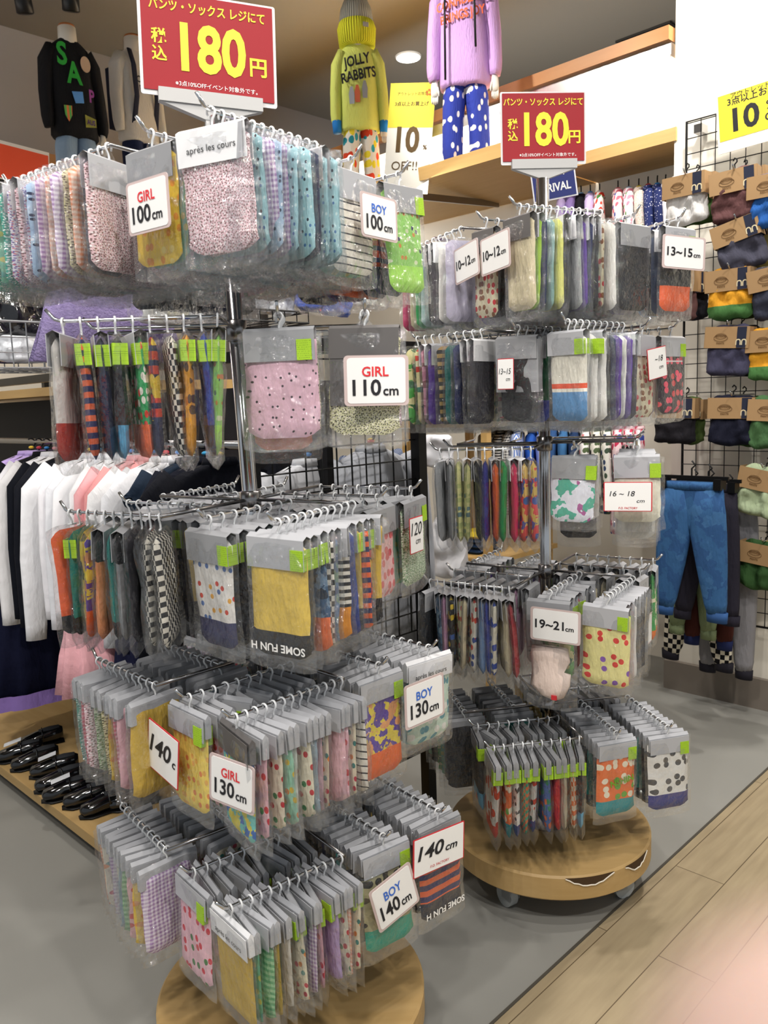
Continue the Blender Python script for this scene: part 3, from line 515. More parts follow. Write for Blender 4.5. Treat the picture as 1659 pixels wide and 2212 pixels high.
card(sz('100', 'BOY', BLUE), 820, 470, 76, 92, 'L', 1, 2, 1, 0, label='size card reading BOY 100cm on the top tier of the near rack')
card(sz('110', 'GIRL', RED), 813, 822, 140, 108, 'L', 2, 1, 1, 1, label='size card reading GIRL 110cm over a yellow floral pack')
card([([('120', .5)], .85, 0, .0, INK, 0), ([('cm', .25)], .4, .1, -.25, INK, 0)], 900, 1155, 28, 78, 'L', 3, 2, 1, 0, 'r', label='narrow red-edged card with handwritten 120 on the third tier')
card(sz('130', 'GIRL', RED), 500, 1693, 84, 112, 'L', 4, 1, 1, 5, label='size card reading GIRL 130cm over a turquoise pack', yawadd=14)
card([([('140', .5), ('c', .25)], .9, .02, -.12, INK, .02)], 352, 1628, 54, 118, 'L', 4, 1, 0, 10, 'r', label='red-edged handwritten 140 card on a yellow pack')
card(sz('130', 'BOY', BLUE), 918, 1514, 80, 98, 'L', 4, 2, 1, 0, label='size card reading BOY 130cm beside the purple pack')
card(sz('140', 'BOY', BLUE), 853, 1938, 78, 108, 'L', 5, 2, 0, -14, label='size card reading BOY 140cm tilted on the lowest tier')
card([([('140', .5), (' cm', .28)], .84, -.02, -.1, INK, .02), ([('F.O. FACTORY', .09)], .4, .02, -.38, REDF, .01)], 949, 1835, 96, 86, 'L', 5, 2, 1, 3, 'r', label='red-edged handwritten 140 cm card above orange and navy stripes')
card(sz('10~12'), 1007, 566, 52, 76, 'R', 1, 1, 0, -6, label='size card reading 10~12cm, lower and more tilted of two')
card(sz('10~12'), 1069, 546, 62, 80, 'R', 1, 1, 1, -3, label='size card reading 10~12cm, upper of two on top tier')
card(sz('13~15'), 1478, 546, 86, 70, 'R', 1, 2, 1, 2, label='size card reading 13~15cm at the edge of the top tier')
card([([('13~15', .26)], .8, 0, .0, INK, .0), ([('cm', .18)], .3, .2, -.22, INK, 0)], 1092, 808, 34, 66, 'R', 2, 1, 0, 1, 'r', label='red-edged handwritten card beside the grey backed pack')
card([([('~18', .26)], .6, .1, .05, INK, .0), ([('cm', .18)], .35, .2, -.2, INK, 0)], 1420, 784, 38, 66, 'R', 2, 2, 0, -8, 'r', label='red-edged handwritten card beside the heart print pack')
card([([('16 ~ 18', .25)], .55, -.1, .02, INK, 0), ([('cm', .18)], .2, .28, -.2, INK, 0), ([('F.O. FACTORY', .1)], .42, .02, -.42, REDF, .01)], 1356, 1073, 100, 64, 'R', 3, 1, 1, 0, 'r', label='red-edged handwritten 16 ~ 18 cm card on a cream sock pack')
card(sz('19~21'), 1199, 1352, 102, 74, 'R', 4, 1, 0, 1, label='size card reading 19~21cm above the pale pink frilled sock')
card([([('m', .24)], .3, .1, -.1, INK, .01)], 1396, 1365, 34, 66, 'R', 4, 2, 0, 0, 'p', label='narrow pale size card half hidden behind the yellow cherry socks')
# frilled baby sock pack on the far rack
p, T, L, h, A = tine('R', 4, 1, 0); yaw = math.atan2(T.y, T.x)+pi/2
o = thing('sock_pack', 'pale pink frilled ankle sock in a clear bag under the 19~21cm card', 'sock pack', p+T*(L-.012), yaw, 'packs on the inner front hook of the fourth tier, far rack')
ob('hang_hook', HK, HOOKM, o); ob('header_card', HDR['b'], HG, o, (0, 0, -.024))
MB().loft([(0, 0, -.125), (0, 0, -.15), (-.005, 0, -.18), (.0, 0, -.20), (.012, 0, -.225), (.02, 0, -.243)], [(.042, .009), (.045, .01), (.036, .01), (.05, .011), (.036, .01), (.012, .006)], 18, .05).build('folded_socks', fabric('plain #ead6cb'), o, True)
v, f = slab(.125, .25, .014, 77, .3, z0=-.02); MB().add(v, f).build('plastic_bag', PLASTIC, o, True)
MB().box((.012, -.009, -.238), (.012, .004, .01)).build('toe_patch', plain('#c83238', .8), o)
# ---------------------------------------------------------------- price signs on top of the racks
def price_sign(rk, px, py, t_, Wd, H, rz, label, roll=0):
    pos = att(px, py, t_); o = thing('price_sign', label, 'sign', pos, rot=(0, rad(roll), rad(rz)), group='red price signs on top of the sock spinners')
    MB().rrect(Wd, H, .004, .001, .002).build('sign_sleeve', plain('#dcd9d8', .2), o, label='clear acrylic sleeve')
    MB().rrect(Wd*.955, H*.93, .001, -.0008, .0018, (0, .002)).build('sign_board', plain('#981f27', .6), o, label='red printed board')
    Y_ = plain('#e9d83a', .5); k = H
    b = MB(); b.text('パンツ・ソックス レジにて', .115*k, .0*Wd, .35*k, -.0016, .02, sx=.83)
    b.text('180', .62*k, .0*Wd, -.04*k, -.0016, .03, sx=.80)
    b.text('税', .15*k, -.36*Wd, .05*k, -.0016, .02); b.text('込', .15*k, -.36*Wd, -.115*k, -.0016, .02); b.text('円', .2*k, .36*Wd, -.135*k, -.0016, .025)
    b.build('lettering', Y_, o); MB().text('※3点10%OFFイベント対象外です。', .056*k, .06*Wd, -.37*k, -.0016, .003).build('small_lettering', WHITE, o)
    G = plain('#b9b8b6', .5); hx = .38*Wd
    b = MB().box((0, -.004, -.5*k), (.76*Wd, .012, .13*k)).poly([(-hx, -.56*k), (hx, -.56*k), (.05*Wd, -.70*k), (-.05*Wd, -.70*k)], -.007, .014).box((0, 0, -.82*k), (.022, .012, .4*k))
    b.build('sign_holder', G, o); return o
price_sign('L', 452, 106, 1.385, .232, .168, 20, 'red 180 yen price sign standing on top of the nearer rack', 1.5)
price_sign('R', 1174, 277, 1.93, .207, .165, 4, 'red 180 yen price sign standing on top of the farther rack', 0)
# ---------------------------------------------------------------- garments
def shirt_mb(w=.30, L_=.42, T=.03, sleeve=.34, spread=.16, amp=.06, neck=.05, seg=24):
    b = MB(); pts = []; rr = []
    for z, x, y in [(0, neck, .02), (-.015, w*.3, T*.8), (-.035, w*.44, T), (-.08, w*.47, T*1.1), (-L_*.5, w*.48, T*1.2), (-L_*.8, w*.50, T*1.3), (-L_, w*.52, T*1.35)]: pts.append((0, 0, z)); rr.append((x, y))
    b.loft(pts, rr, seg, amp, 6, sq=.8, cap=True)
    s_ = []
    for k in (-1, 1):
        if sleeve:
            q = MB().loft([(k*w*.38, 0, -.035), (k*(w*.46+spread*.2), 0, -.09), (k*(w*.47+spread*.35), -.004, -.09-sleeve*.45), (k*(w*.47+spread*.4), -.008, -.09-sleeve*.9), (k*(w*.47+spread*.42), -.008, -.09-sleeve)],
                          [(.045, T), (.046, T*.9), (.038, T*.8), (.032, T*.75), (.03, T*.7)], 14, amp, 3)
            s_.append(q)
    return b, s_
def hanger_mb(w=.30, hookh=.05):
    b = MB(); b.tube([(-w*.45, 0, -.045), (-w*.2, 0, -.012), (0, 0, 0), (w*.2, 0, -.012), (w*.45, 0, -.045)], .005, 8)
    pts = [(0, 0, 0), (0, 0, hookh*.45)]+[(.014*cos(rad(a))+.0, 0, hookh*.45+.014+.014*sin(rad(a))) for a in range(-90, 150, 24)]
    b.tube(pts, .0028, 8); b.box((0, 0, .004), (.016, .008, .014)); return b
def ring_mb(): return MB().ball((0, 0, .02), .009, 10, 6, (1, 1.3, .6))
HT = {}
def hang(pos, rz, spec, what, label, w=.3, L_=.42, sleeve=.34, spread=.16, cat='shirt', ring='#3f8fd8', group=None, T=.03, mat=None, collar=True, hlabel=None):
    ho = thing('clothes_hanger', hlabel or 'black hanger of the '+' '.join(label.replace(' on a black hanger', '').split()[:12]), 'hanger', pos, rz, 'black clothes hangers')
    hanger_mb(w).build('hanger_frame', BLACK, ho, True); ring_mb().build('size_ring', plain(ring, .4), ho, True)
    o = thing(what, label, cat, pos+Vector((0, 0, -.004)), rz, group); b, ss = shirt_mb(w, L_, T, sleeve, spread)
    mt = mat or fabric(spec); b.build('body', mt, o, True)
    for q in ss: q.build('sleeve', mt, o, True)
    if collar: MB().loft([(0, 0, -.004), (0, 0, .014)], [(.052, .026), (.045, .022)], 16, .03, cap=True).build('collar', mt, o, True)
    return o
# near left garment gondola: platform, frame, bar, clothes -------------------------------------
g = thing('garment_rail', 'black framed two-sided garment rail on a low wooden platform with wire end panel', 'clothes rail', AB(-2.4, 1.42, 0), RZ)
MB().box((-.27, -.165, .065), (2.44, .75, .03)).build('platform', PLY, g)
MB().box((-.27, -.165, .03), (2.36, .68, .05)).build('plinth', plain('#5a4a36', .6), g)
fr = MB()
for (x, y) in ((.93, -.36), (.93, .19), (-1.4, -.45), (-1.4, .19)): fr.box((x, y, .72), (.03, .03, 1.3))
fr.box((.93, -.08, 1.36), (.03, .55, .03)).box((.93, -.08, .27), (.03, .55, .03)).box((-.2, -.08, 1.36), (2.3, .03, .03)).build('frame', BLACK, g)
wr = MB()
for k in range(12): wr.tube([(.93, -.35+.049*k, .6), (.93, -.35+.049*k, 1.34)], .0022, 6)
for k in range(15): wr.tube([(.93, -.36, .6+.052*k), (.93, .19, .6+.052*k)], .0022, 6)
wr.build('wire_grid', BLACK, g)
MB().tube([(-1.4, -.26, 1.13), (.91, -.26, 1.13)], .011, 12).build('hanging_bar', DCHROME, g, True)
MB().box((-.25, -.10, .68), (2.3, .02, 1.19)).build('back_panel', plain('#141316', .7), g)  # near-black panel, also stands in for the shadow inside the rail above the platform
# shirts on the bar: from far left to near right; the nearest to us hides the rest
rings = ['#e8c53a', '#c83a4a', '#3f8fd8', '#e58a9c', '#3f8fd8', '#d04a52', '#3f8fd8', '#e8c53a', '#3fa0d0']
seq = [('plain #b9a2d8', 'lavender sweatshirt', .40, .36), ('plain #b9a2d8', 'lavender cardigan', .36, .34), ('plain #16161c', 'black blazer', .40, .36), ('plain #ecebf0', 'white school shirt', .40, .38), ('plain #efedee', 'white ruffled blouse', .42, .38), ('plain #10131c', 'black jacket', .46, .40), ('plain #15171f', 'black school blazer', .48, .40),
       ('plain #efeff2', 'white collared shirt', .44, .40), ('plain #f0eef2', 'white stand-collar shirt', .42, .36), ('plain #e9eaef', 'white pleated blouse', .42, .36), ('plain #f1f1f4', 'white frill blouse', .40, .34), ('plain #eeeef0', 'white plain shirt', .40, .34), ('plain #f0b0b4', 'pale pink blouse', .40, .34), ('plain #eea3a3', 'salmon pink shirt', .40, .34), ('plain #f0eff0', 'white long shirt', .38, .32),
       ('plain #ededf1', 'white round-collar blouse', .38, .32), ('plain #1e2b3c', 'slate navy waistcoat', .36, 0), ('plain #0f1220', 'midnight navy jacket', .40, .34), ('plain #11131c', 'black cardigan', .40, .34)]
where = ['furthest along the rail', 'second on the rail', 'third on the rail', 'behind the ruffled blouse', 'with a ruffled neck', 'between the white blouses', 'showing a dark strip between white sleeves', 'with long cuffs', 'near the middle of the rail', 'with fine pleats', 'beside the pink blouse', 'just left of pink', 'between white shirts', 'with an open collar', 'right of the pink shirt', 'with a round collar', 'with short shoulders', 'near the rail end', 'last before the wire grid']
for k, (sp, nm, L_, sl) in enumerate(seq):
    a = -2.86+k*.064; z = 1.13
    hang(AB(a, 1.14, 1.09), RZ+pi/2+rad(random.uniform(-10, 10)), sp, nm.split()[-1], '%s on a black hanger, %s' % (nm, where[k]), random.uniform(.28, .33), L_+random.uniform(-.02, .03), sl+random.uniform(0, .05), random.uniform(.10, .2), T=.02, cat=nm.split()[-1], ring=rings[k % 9], group='clothes on the left garment rail')
# skirts and dresses in the layer below
def skirt(pos, rz, spec, label, w0=.12, w1=.22, L_=.4, T=.06, k=9, cat='skirt', name='skirt', trim=None):
    o = thing(name, label, cat, pos, rz, 'skirts hanging below the shirts')
    MB().loft([(0, 0, 0), (0, 0, -L_*.1), (0, 0, -L_*.5), (0, 0, -L_)], [(w0, T*.5), (w0, T*.5), ((w0+w1)/2, T), (w1, T*1.2)], 48, .09, k, cap=True).build('pleats', fabric(spec), o, True)
    MB().loft([(0, 0, .002), (0, 0, -.03)], [(w0*1.02, T*.52)]*2, 24).build('waistband', fabric(spec), o, True)
    if trim: MB().loft([(0, 0, -L_+.045), (0, 0, -L_-.004)], [(w1*1.1, T*1.35), (w1*1.13, T*1.38)], 48, .05, k, cap=False, ph=1.0).build('hem_trim', fabric(trim), o, True)
    return o
skirt(AB(-2.9, 1.12, .72), RZ+pi/2, 'plain #171b3c', 'navy tulle dress with lilac hem at the left end', .14, .2, .42, trim='plain #7d62a8')
skirt(AB(-2.75, 1.08, .66), RZ+pi/2, 'plain #12152e', 'dark navy skirt behind the pink skirt', .12, .18, .40, trim='plain #8f74b8')
skirt(ona(200, 1322, -1.98), RZ+pi/2, 'plain #f0b3ba', 'pale pink pleated skirt under the white shirts', .07, .10, .20)
skirt(ona(318, 1370, -1.8), RZ+pi/2, 'plain #171a34', 'navy skirt right of the pink pleated skirt', .08, .11, .24)
# clothes seen through the wire end panel
hang(AB(-1.56, 1.30, 1.08), RZ+pi/2, 'plain #e8e9ee', 'shirt', 'white stitched shirt behind the wire end panel', .3, .5, .36, .1, ring='#3f8fd8')
hang(AB(-1.60, 1.56, 1.10), RZ+pi/2+.2, 'vstripe #8f9ab2 #3c4866', 'shirt', 'blue pinstripe shirt behind the wire end panel', .26, .5, .34, .1, ring='#e8c53a')
hang(AB(-1.54, 1.50, 1.10), RZ+pi/2-.1, 'plain #b9bcc4', 'jacket', 'light grey jacket behind the wire end panel', .28, .55, .36, .1, cat='jacket', ring='#d04a52')
# shelf above the rail with baskets, bags and a lavender knit
sh = thing('upper_shelf', 'wooden shelf above the school clothes carrying wire baskets', 'shelf', AB(-2.9, 1.35, 0), RZ)
MB().box((-.35, .1, 1.30), (1.9, .5, .03)).build('board', PLYB, sh)
def wire_basket(pos, rz, w, d, h, label, mat, n=8):
    o = thing('wire_basket', label, 'basket', pos, rz, 'wire baskets'); b = MB(); r = .0022
    for z in (0, h*.33, h*.66, h): b.tube([(-w/2, -d/2, z), (w/2, -d/2, z), (w/2, d/2, z), (-w/2, d/2, z), (-w/2, -d/2, z)], r if z < h else .004, 6)
    for k in range(n+1):
        x = -w/2+w*k/n; b.tube([(x, -d/2, h), (x, -d/2, 0), (x, d/2, 0), (x, d/2, h)], r, 6)
    for k in range(5): y = -d/2+d*k/4; b.tube([(-w/2, y, h), (-w/2, y, 0), (w/2, y, 0), (w/2, y, h)], r, 6)
    b.build('wires', mat, o); return o
GW = plain('#9a9da0', .35, .7)
def blob(name, label, cat, pos, r, sq, mat, seed=0, rz=0, group=None, amp=.5, rough=8):
    v, f = slab(sq[0]*r*2, sq[2]*r*2, sq[1]*r*2, seed, amp*.5, 14, 16, z0=sq[2]*r)
    R_ = random.Random(seed); off = Vector((R_.random()*9, 3, 2)); v = [(x+.12*r*noise.noise(Vector((x, y, z))*rough/r*.3+off), y+.25*r*noise.noise(Vector((z, x, y))*rough/r*.3+off), z) for x, y, z in v]
    o = MB().add(v, f).build(name, mat, None, True, loc=pos, rot=(0, 0, rz)); return tag(o, label, cat, group)
GLB = plain('#16161a', .12, 0, .8, bump=.9, bs=25); 
pB = atz(55, 800, 1.30)
wire_basket(ona(52, 800, -2.55), RZ+pi/2, .26, .3, .13, 'grey wire basket holding bags at the end of the shelf', GW, 6)
for k, (u, v_, s_) in enumerate([(40, 655, .13), (95, 680, .11), (15, 715, .11)]):
    blob('black_bag', ['shiny black plastic bagged garment standing highest', 'shiny black plastic bagged garment beside the lavender knit', 'shiny black plastic bagged garment lowest in the basket'][k], 'bag', ona(u, v_, -2.55-.03*k), s_, (1, .35, .9), GLB, k+3, RZ+pi/2, 'black bagged garments')
blob('white_bag', 'white plastic wrapped garment in the grey wire basket', 'bag', ona(60, 755, -2.5), .1, (1, .4, .4), plain('#d9dce2', .15, 0, .7, bump=.8, bs=25), 9, RZ+pi/2)
lav = thing('lavender_knit', 'fuzzy lavender knitted poncho hanging behind the near pole', 'knitwear', ona(225, 560, -2.1), RZ+pi/2)
m = NT('fuzzy_lavender', .95, 0, .1); m.xyz(); m.base(m.mix(m.noise(m.co, 90, 4), lin('#7a6b9c'), lin('#a99cc6'))); m.bump(m.noise(m.co, 180, 3), .9, .004)
MB().loft([(0, 0, .05), (0, 0, -.02), (0, 0, -.12), (0, 0, -.27)], [(.05, .03), (.12, .04), (.17, .05), (.22, .06)], 40, .05, 9).build('body', m.m, lav, True)
blob('dark_trousers', 'dark garment edge left of the lavender knit', 'trousers', ona(128, 690, -2.2), .09, (.3, .3, 1.2), plain('#1b1d2c', .8), 21, RZ+pi/2)
for k, (u, v_, s_, c_) in enumerate([(345, 668, .06, '#c9c9c6'), (395, 660, .05, '#d8cf9a'), (440, 665, .055, '#dfe0e4'), (560, 645, .06, '#e3e3e6'), (605, 655, .05, '#d0d2d6'), (675, 640, .065, '#2f5fd0'), (725, 645, .075, '#1f62d8'), (790, 640, .05, '#e9e7e0')]):
    blob('clear_pack', ['clear wrapped grey pack beside the lavender knit', 'clear pack with yellow label', 'clear wrapped white pack left of the pole', 'clear wrapped white pack right of the pole', 'clear wrapped silver pack near the black tray', 'royal blue lettered pack', 'bright blue crumpled pack on the upper shelf', 'white wrapped pack beside the cream wall'][k], 'pack', ona(u, v_, -1.95+.02*k), s_, (1, .4, .7), plain(c_, .2, 0, .6, bump=.9, bs=30), 40+k, RZ+pi/2+.3, 'wrapped packs on the upper tray')
bt_ = thing('wire_tray', 'black wire tray behind the second tier of the near rack', 'tray', ona(515, 700, -1.9), RZ+pi/2)
b = MB()
for z in (0, .03): b.tube([(-.17, -.1, z), (.17, -.1, z), (.17, .12, z), (-.17, .12, z), (-.17, -.1, z)], .003, 6)
for k in range(9): b.tube([(-.17+.0425*k, -.1, .03), (-.17+.0425*k, -.1, 0), (-.17+.0425*k, .12, 0), (-.17+.0425*k, .12, .03)], .002, 6)
b.build('wires', BLACK, bt_)
# shoes on the platform ----------------------------------------------------------------------
PAT = plain('#0b0b0d', .09, 0, .8)
def shoe(pos, rz, label, tagm=False):
    o = thing('dress_shoe', label, 'shoe', pos, rz, 'black patent shoes on the low platform')
    MB().loft([(0, -.075, .022), (0, -.068, .022), (0, -.045, .024), (0, -.01, .03), (0, .03, .032), (0, .06, .034), (0, .072, .034)], [(.006, .006), (.022, .016), (.028, .02), (.026, .024), (.024, .027), (.022, .027), (.012, .02)], 18).build('upper', PAT, o, True)
    MB().loft([(0, -.078, .004), (0, -.05, .004), (0, .0, .004), (0, .074, .004)], [(.01, .005), (.03, .005), (.026, .005), (.022, .005)], 14).build('sole', BLACK, o, True)
    MB().loft([(0, -.005, .053), (0, .03, .056), (0, .062, .057)], [(.012, .004), (.017, .005), (.012, .004)], 12).build('opening', plain('#2a2c30', .8), o, True)
    MB().tube([(-.026, .005, .03), (-.015, .005, .056), (.015, .005, .056), (.026, .005, .03)], .003, 6).build('strap', PAT, o, True)
    if tagm: MB().box((0, -.02, .064), (.03, .055, .001), rx=.25).build('price_tag', plain('#d8dade', .5), o, label='white hanging price tag')
    return o
SH = [(45, 1640, 1), (78, 1655, 0), (120, 1672, 1), (132, 1700, 0), (150, 1722, 1), (195, 1735, 0), (232, 1752, 0), (90, 1610, 0), (170, 1690, 0), (255, 1720, 0), (210, 1700, 0), (290, 1740, 0)]
SL = ['glossy black dress shoe nearest the platform corner', 'glossy black dress shoe beside the corner shoe, tagged', 'glossy black dress shoe third along the edge with tag', 'glossy black dress shoe in front of a price tag', 'glossy black dress shoe with long white tag over it', 'matte-topped black shoe right of the long tag', 'rounded black shoe before the rack hides the platform', 'black shoe in the rear row by the dark hem', 'black shoe in the rear row behind the long tag', 'black shoe in rear row under the striped packs', 'black shoe in the middle of rear row', 'last black shoe partly hidden by rack packs']
for k, (u, v_, tg) in enumerate(SH): shoe(atz(u, v_, .08), RZ-.3+random.uniform(-.15, .15), SL[k], tg)
# ---------------------------------------------------------------- left wall ledge, mannequins, posters
t = thing('wall_shelf', 'long wooden ledge with metal track along the grey wall', 'shelf', AB(-4.45, 1.0, 2.5), RZ)
MB().box((0, 0, 0), (.5, 3.6, .05)).build('board', FASCIA, t); MB().box((.24, 0, -.055), (.03, 3.6, .04)).build('light_track', plain('#cfcac2', .3, .5), t)
MB().box((.22, 0, -.12), (.02, 3.6, .05)).build('dark_rail', plain('#2a2725', .5), t); MB().box((-.1, 0, -1.2), (.04, 3.6, 2.2)).build('back_panel', plain('#d9d2c4', .7), t)
NECK = plain('#e3ddd2', .7); CAP = plain('#a8683c', .5)
def mannequin(pos, rz, label, k, top, pants, hat=False, bag=False, hand=False, hood=False, sc=1, cuff=None, legs=True):
    """dressed child mannequin; k = shoulder height in metres above the shelf"""
    o = thing('mannequin', label, 'mannequin', pos, rz, 'dressed mannequins on the shelves', sc=k); o.scale = (k*.70, k*.74, k)
    tm = fabric(top) if isinstance(top, str) else top; pm = fabric(pants) if isinstance(pants, str) else pants
    MB().loft([(0, 0, .97), (0, 0, 1.03), (0, 0, 1.12)], [.095, .085, .08], 20).build('neck', NECK, o, True)
    if not hat: MB().loft([(0, 0, 1.12), (0, 0, 1.135)], [.08, .072], 20).build('neck_cap', CAP, o, True)
    MB().loft([(0, 0, 1.05), (0, 0, 1.02), (0, 0, .99), (0, 0, .93), (0, 0, .8), (0, 0, .62), (0, 0, .44), (0, 0, .42)], [(.065, .06), (.12, .08), (.17, .095), (.2, .115), (.195, .125), (.205, .135), (.215, .14), (.20, .13)], 36, .035, 5, sq=.9).build('sweatshirt', tm, o, True)
    for s_ in (-1, 1):
        MB().loft([(s_*.15, 0, .96), (s_*.215, 0, .88), (s_*.245, -.01, .7), (s_*.255, -.03, .54), (s_*.255, -.035, .5), (s_*.25, -.035, .47)], [(.07, .08), (.07, .08), (.06, .065), (.055, .06), (.05, .05), (.042, .045)], 20, .06, 4).build('sleeve', tm, o, True)
        if cuff: MB().loft([(s_*.252, -.035, .49), (s_*.25, -.04, .41)], [(.05, .05), (.045, .045)], 16, .03).build('cuff', plain(cuff, .7), o, True)
        if hand or s_ == 1:
            hd = MB().loft([(s_*.25, -.035, .48), (s_*.25, -.04, .44), (s_*.25, -.045, .405), (s_*.25, -.045, .38)], [(.022, .02), (.03, .02), (.032, .018), (.028, .015)], 14)
            for q in range(4): hd.loft([(s_*.25+(q-1.5)*.015, -.045, .385), (s_*.25+(q-1.5)*.015, -.052, .355), (s_*.25+(q-1.5)*.013, -.045, .335+.006*abs(q-1.5))], [.0085, .008, .005], 8)
            hd.loft([(s_*.235-s_*.01, -.05, .43), (s_*.215, -.062, .40), (s_*.213, -.062, .38)], [.009, .008, .005], 8); hd.build('hand', NECK, o, True)
        if legs: MB().loft([(s_*.07, 0, .46), (s_*.095, 0, .36), (s_*.11, 0, .22), (s_*.115, 0, .08), (s_*.11, 0, .03), (s_*.11, 0, .0)], [(.09, .1), (.095, .105), (.085, .09), (.085, .09), (.075, .08), (.05, .055)], 24, .05, 4).build('trouser_leg', pm, o, True)
    if hat:
        kn = knit('#e2e23c'); MB().loft([(0, 0, 1.02), (0, 0, 1.14), (0, 0, 1.18)], [(.19, .18), (.205, .195), (.185, .18)], 48).build('beanie_brim', kn, o, True)
        bn = MB().loft([(0, 0, 1.17), (0, 0, 1.27), (0, 0, 1.35), (0, 0, 1.39)], [(.185, .18), (.165, .16), (.115, .11), (.04, .04)], 48).build('beanie', knit('#a9a79a'), o, True)
        pm_ = MB().ball((0, 0, 1.44), .085, 24, 14); pm_.v = [tuple(Vector(p)+Vector((0, 0, 0))+(Vector(p)-Vector((0, 0, 1.44)))*.3*noise.noise(Vector(p)*60)) for p in pm_.v]
        pm_.build('pompom', plain('#dfe04a', .95), bn, True); MB().box((.08, -.186, 1.12), (.06, .01, .03), rz=.35).build('hat_label', plain('#9a9a96', .6), o)
    return o
def garment_text(o, items, mat, name='print_lettering'):
    b = MB()
    for body, s_, x, z, rot in items: b.text(body, s_, x, z, 0, .03, rot=rot)
    # wrap the print round the chest
    b.v = [(x, -.132-.012*(z < .75)-.01+.9*x*x, z) for x, y, z in b.v]; return b.build(name, mat, o)
def shp(o, pts, mat, name, y=-.15, loc=(0, 0)):
    b = MB().poly(pts, 0, .004); b.v = [(x+loc[0], y+.9*(x+loc[0])**2+yy, z+loc[1]) for x, yy, z in b.v]; return b.build(name, mat, o)
b2 = 2.85
pl = onb(1008, 352, b2); pl.z = 2.21
m1 = mannequin(pl, -.18, 'mannequin in a lilac sweatshirt and blue dog-print trousers', .72, 'plain #c9a0d6', 'print #33419c #f2efec #e9dcd8 #f2efec s=.26 r=.22', hand=True)
garment_text(m1, [('CONFIDENCE', .068, -.0, .86, .12), ('BRINGS JOY', .068, -.0, .785, .12)], plain('#f0704a', .7))
for s_ in (-.14, .1): MB().tube([(s_*.8, -.12, 1.02), (s_, -.145, .85), (s_*1.05, -.16, .6 if s_ > 0 else .44)], .009, 8).build('black_cord', BLACK, m1, True)
MB().loft([(-.02, .02, 1.0), (-.06, -.02, 1.03), (-.1, -.1, 1.0)], [.07, .09, .05], 16).build('black_scarf', BLACK, m1, True)
pl = onb(783, 398, b2-.05); pl.z = 2.21
m2 = mannequin(pl, .1, 'mannequin in a lime sweatshirt and yellow pompom beanie', .625, 'plain #dfe97a', 'print #ece6da #d8482c #2f8f9c #e9d63a s=.26 r=.36', hat=True, cuff='#1f7fd0')
garment_text(m2, [('JOLLY', .10, -.02, .89, .15), ('RABBITS', .10, -.01, .79, .15)], INK)
for k, (x, z) in enumerate(((-.09, .66), (-.03, .67), (.05, .70))): shp(m2, [(-.025, -.07), (.025, -.07), (.03, 0), (.012, .05), (-.012, .05), (-.03, 0)], plain(['#a9b0b8', '#c96a4a', '#8f979f'][k], .8), 'printed_figure', -.148, (x, z))
pl = ona(168, 345, -4.15); pl.z = 2.53
k3 = .72
m3 = mannequin(ona(168, 352, -3.9)-Vector((0, 0, .2)), RZ+pi/2-.1, 'headless mannequin in a black sweatshirt with colourful patches', k3, 'plain #17171a', 'plain #8ba3bd')
garment_text(m3, [('S', .19, -.115, .91, 0), ('A', .19, -.02, .80, 0)], plain('#2f9f3c', .8), 'patch_letters')
shp(m3, [(-.05*cos(q*.4), .05*sin(q*.4)) for q in range(16)], plain('#b8a08c', .8), 'round_patch', -.14, (.1, .88))
shp(m3, [(-.055, .03), (.045, .04), (.05, -.03), (-.03, -.04)], plain('#5a93d8', .8), 'flag_patch', -.15, (.0, .66)); shp(m3, [(-.035, .03), (.035, .03), (.03, -.03), (0, -.07), (-.03, -.03)], fabric('vstripe #d87a4a #5fae5a s=.25'), 'shield_patch', -.15, (-.1, .57))
shp(m3, [(-.05, .04), (.06, .025), (.06, -.025), (-.05, -.04)], plain('#8a8a3c', .8), 'pennant_patch', -.15, (.1, .52)); garment_text(m3, [('AUS', .045, .105, .515, 0)], plain('#4a2a6c', .8)); garment_text(m3, [('P', .11, .13, .68, 0)], plain('#8a3f8c', .8))
m4 = mannequin(ona(305, 352, -4.0)-Vector((0, 0, .22)), RZ+pi/2+.15, 'headless mannequin in a white lettered top with a dark backpack', .74, 'plain #dcd9d4', 'plain #202846')
garment_text(m4, [('CONFID', .06, .02, .82, .05), ('BRINGS', .06, .03, .76, .05)], INK)
bp = MB().loft([(-.12, -.09, 1.01), (-.13, -.15, .9), (-.12, -.155, .7), (-.13, -.1, .52)], [(.03, .008)]*4, 10).loft([(.12, -.09, 1.01), (.13, -.15, .9), (.12, -.155, .7), (.13, -.1, .52)], [(.03, .008)]*4, 10)
bp.build('backpack_straps', plain('#14182c', .8), m4, True); MB().box((0, .19, .74), (.3, .12, .4)).build('backpack', plain('#14182c', .8), m4)
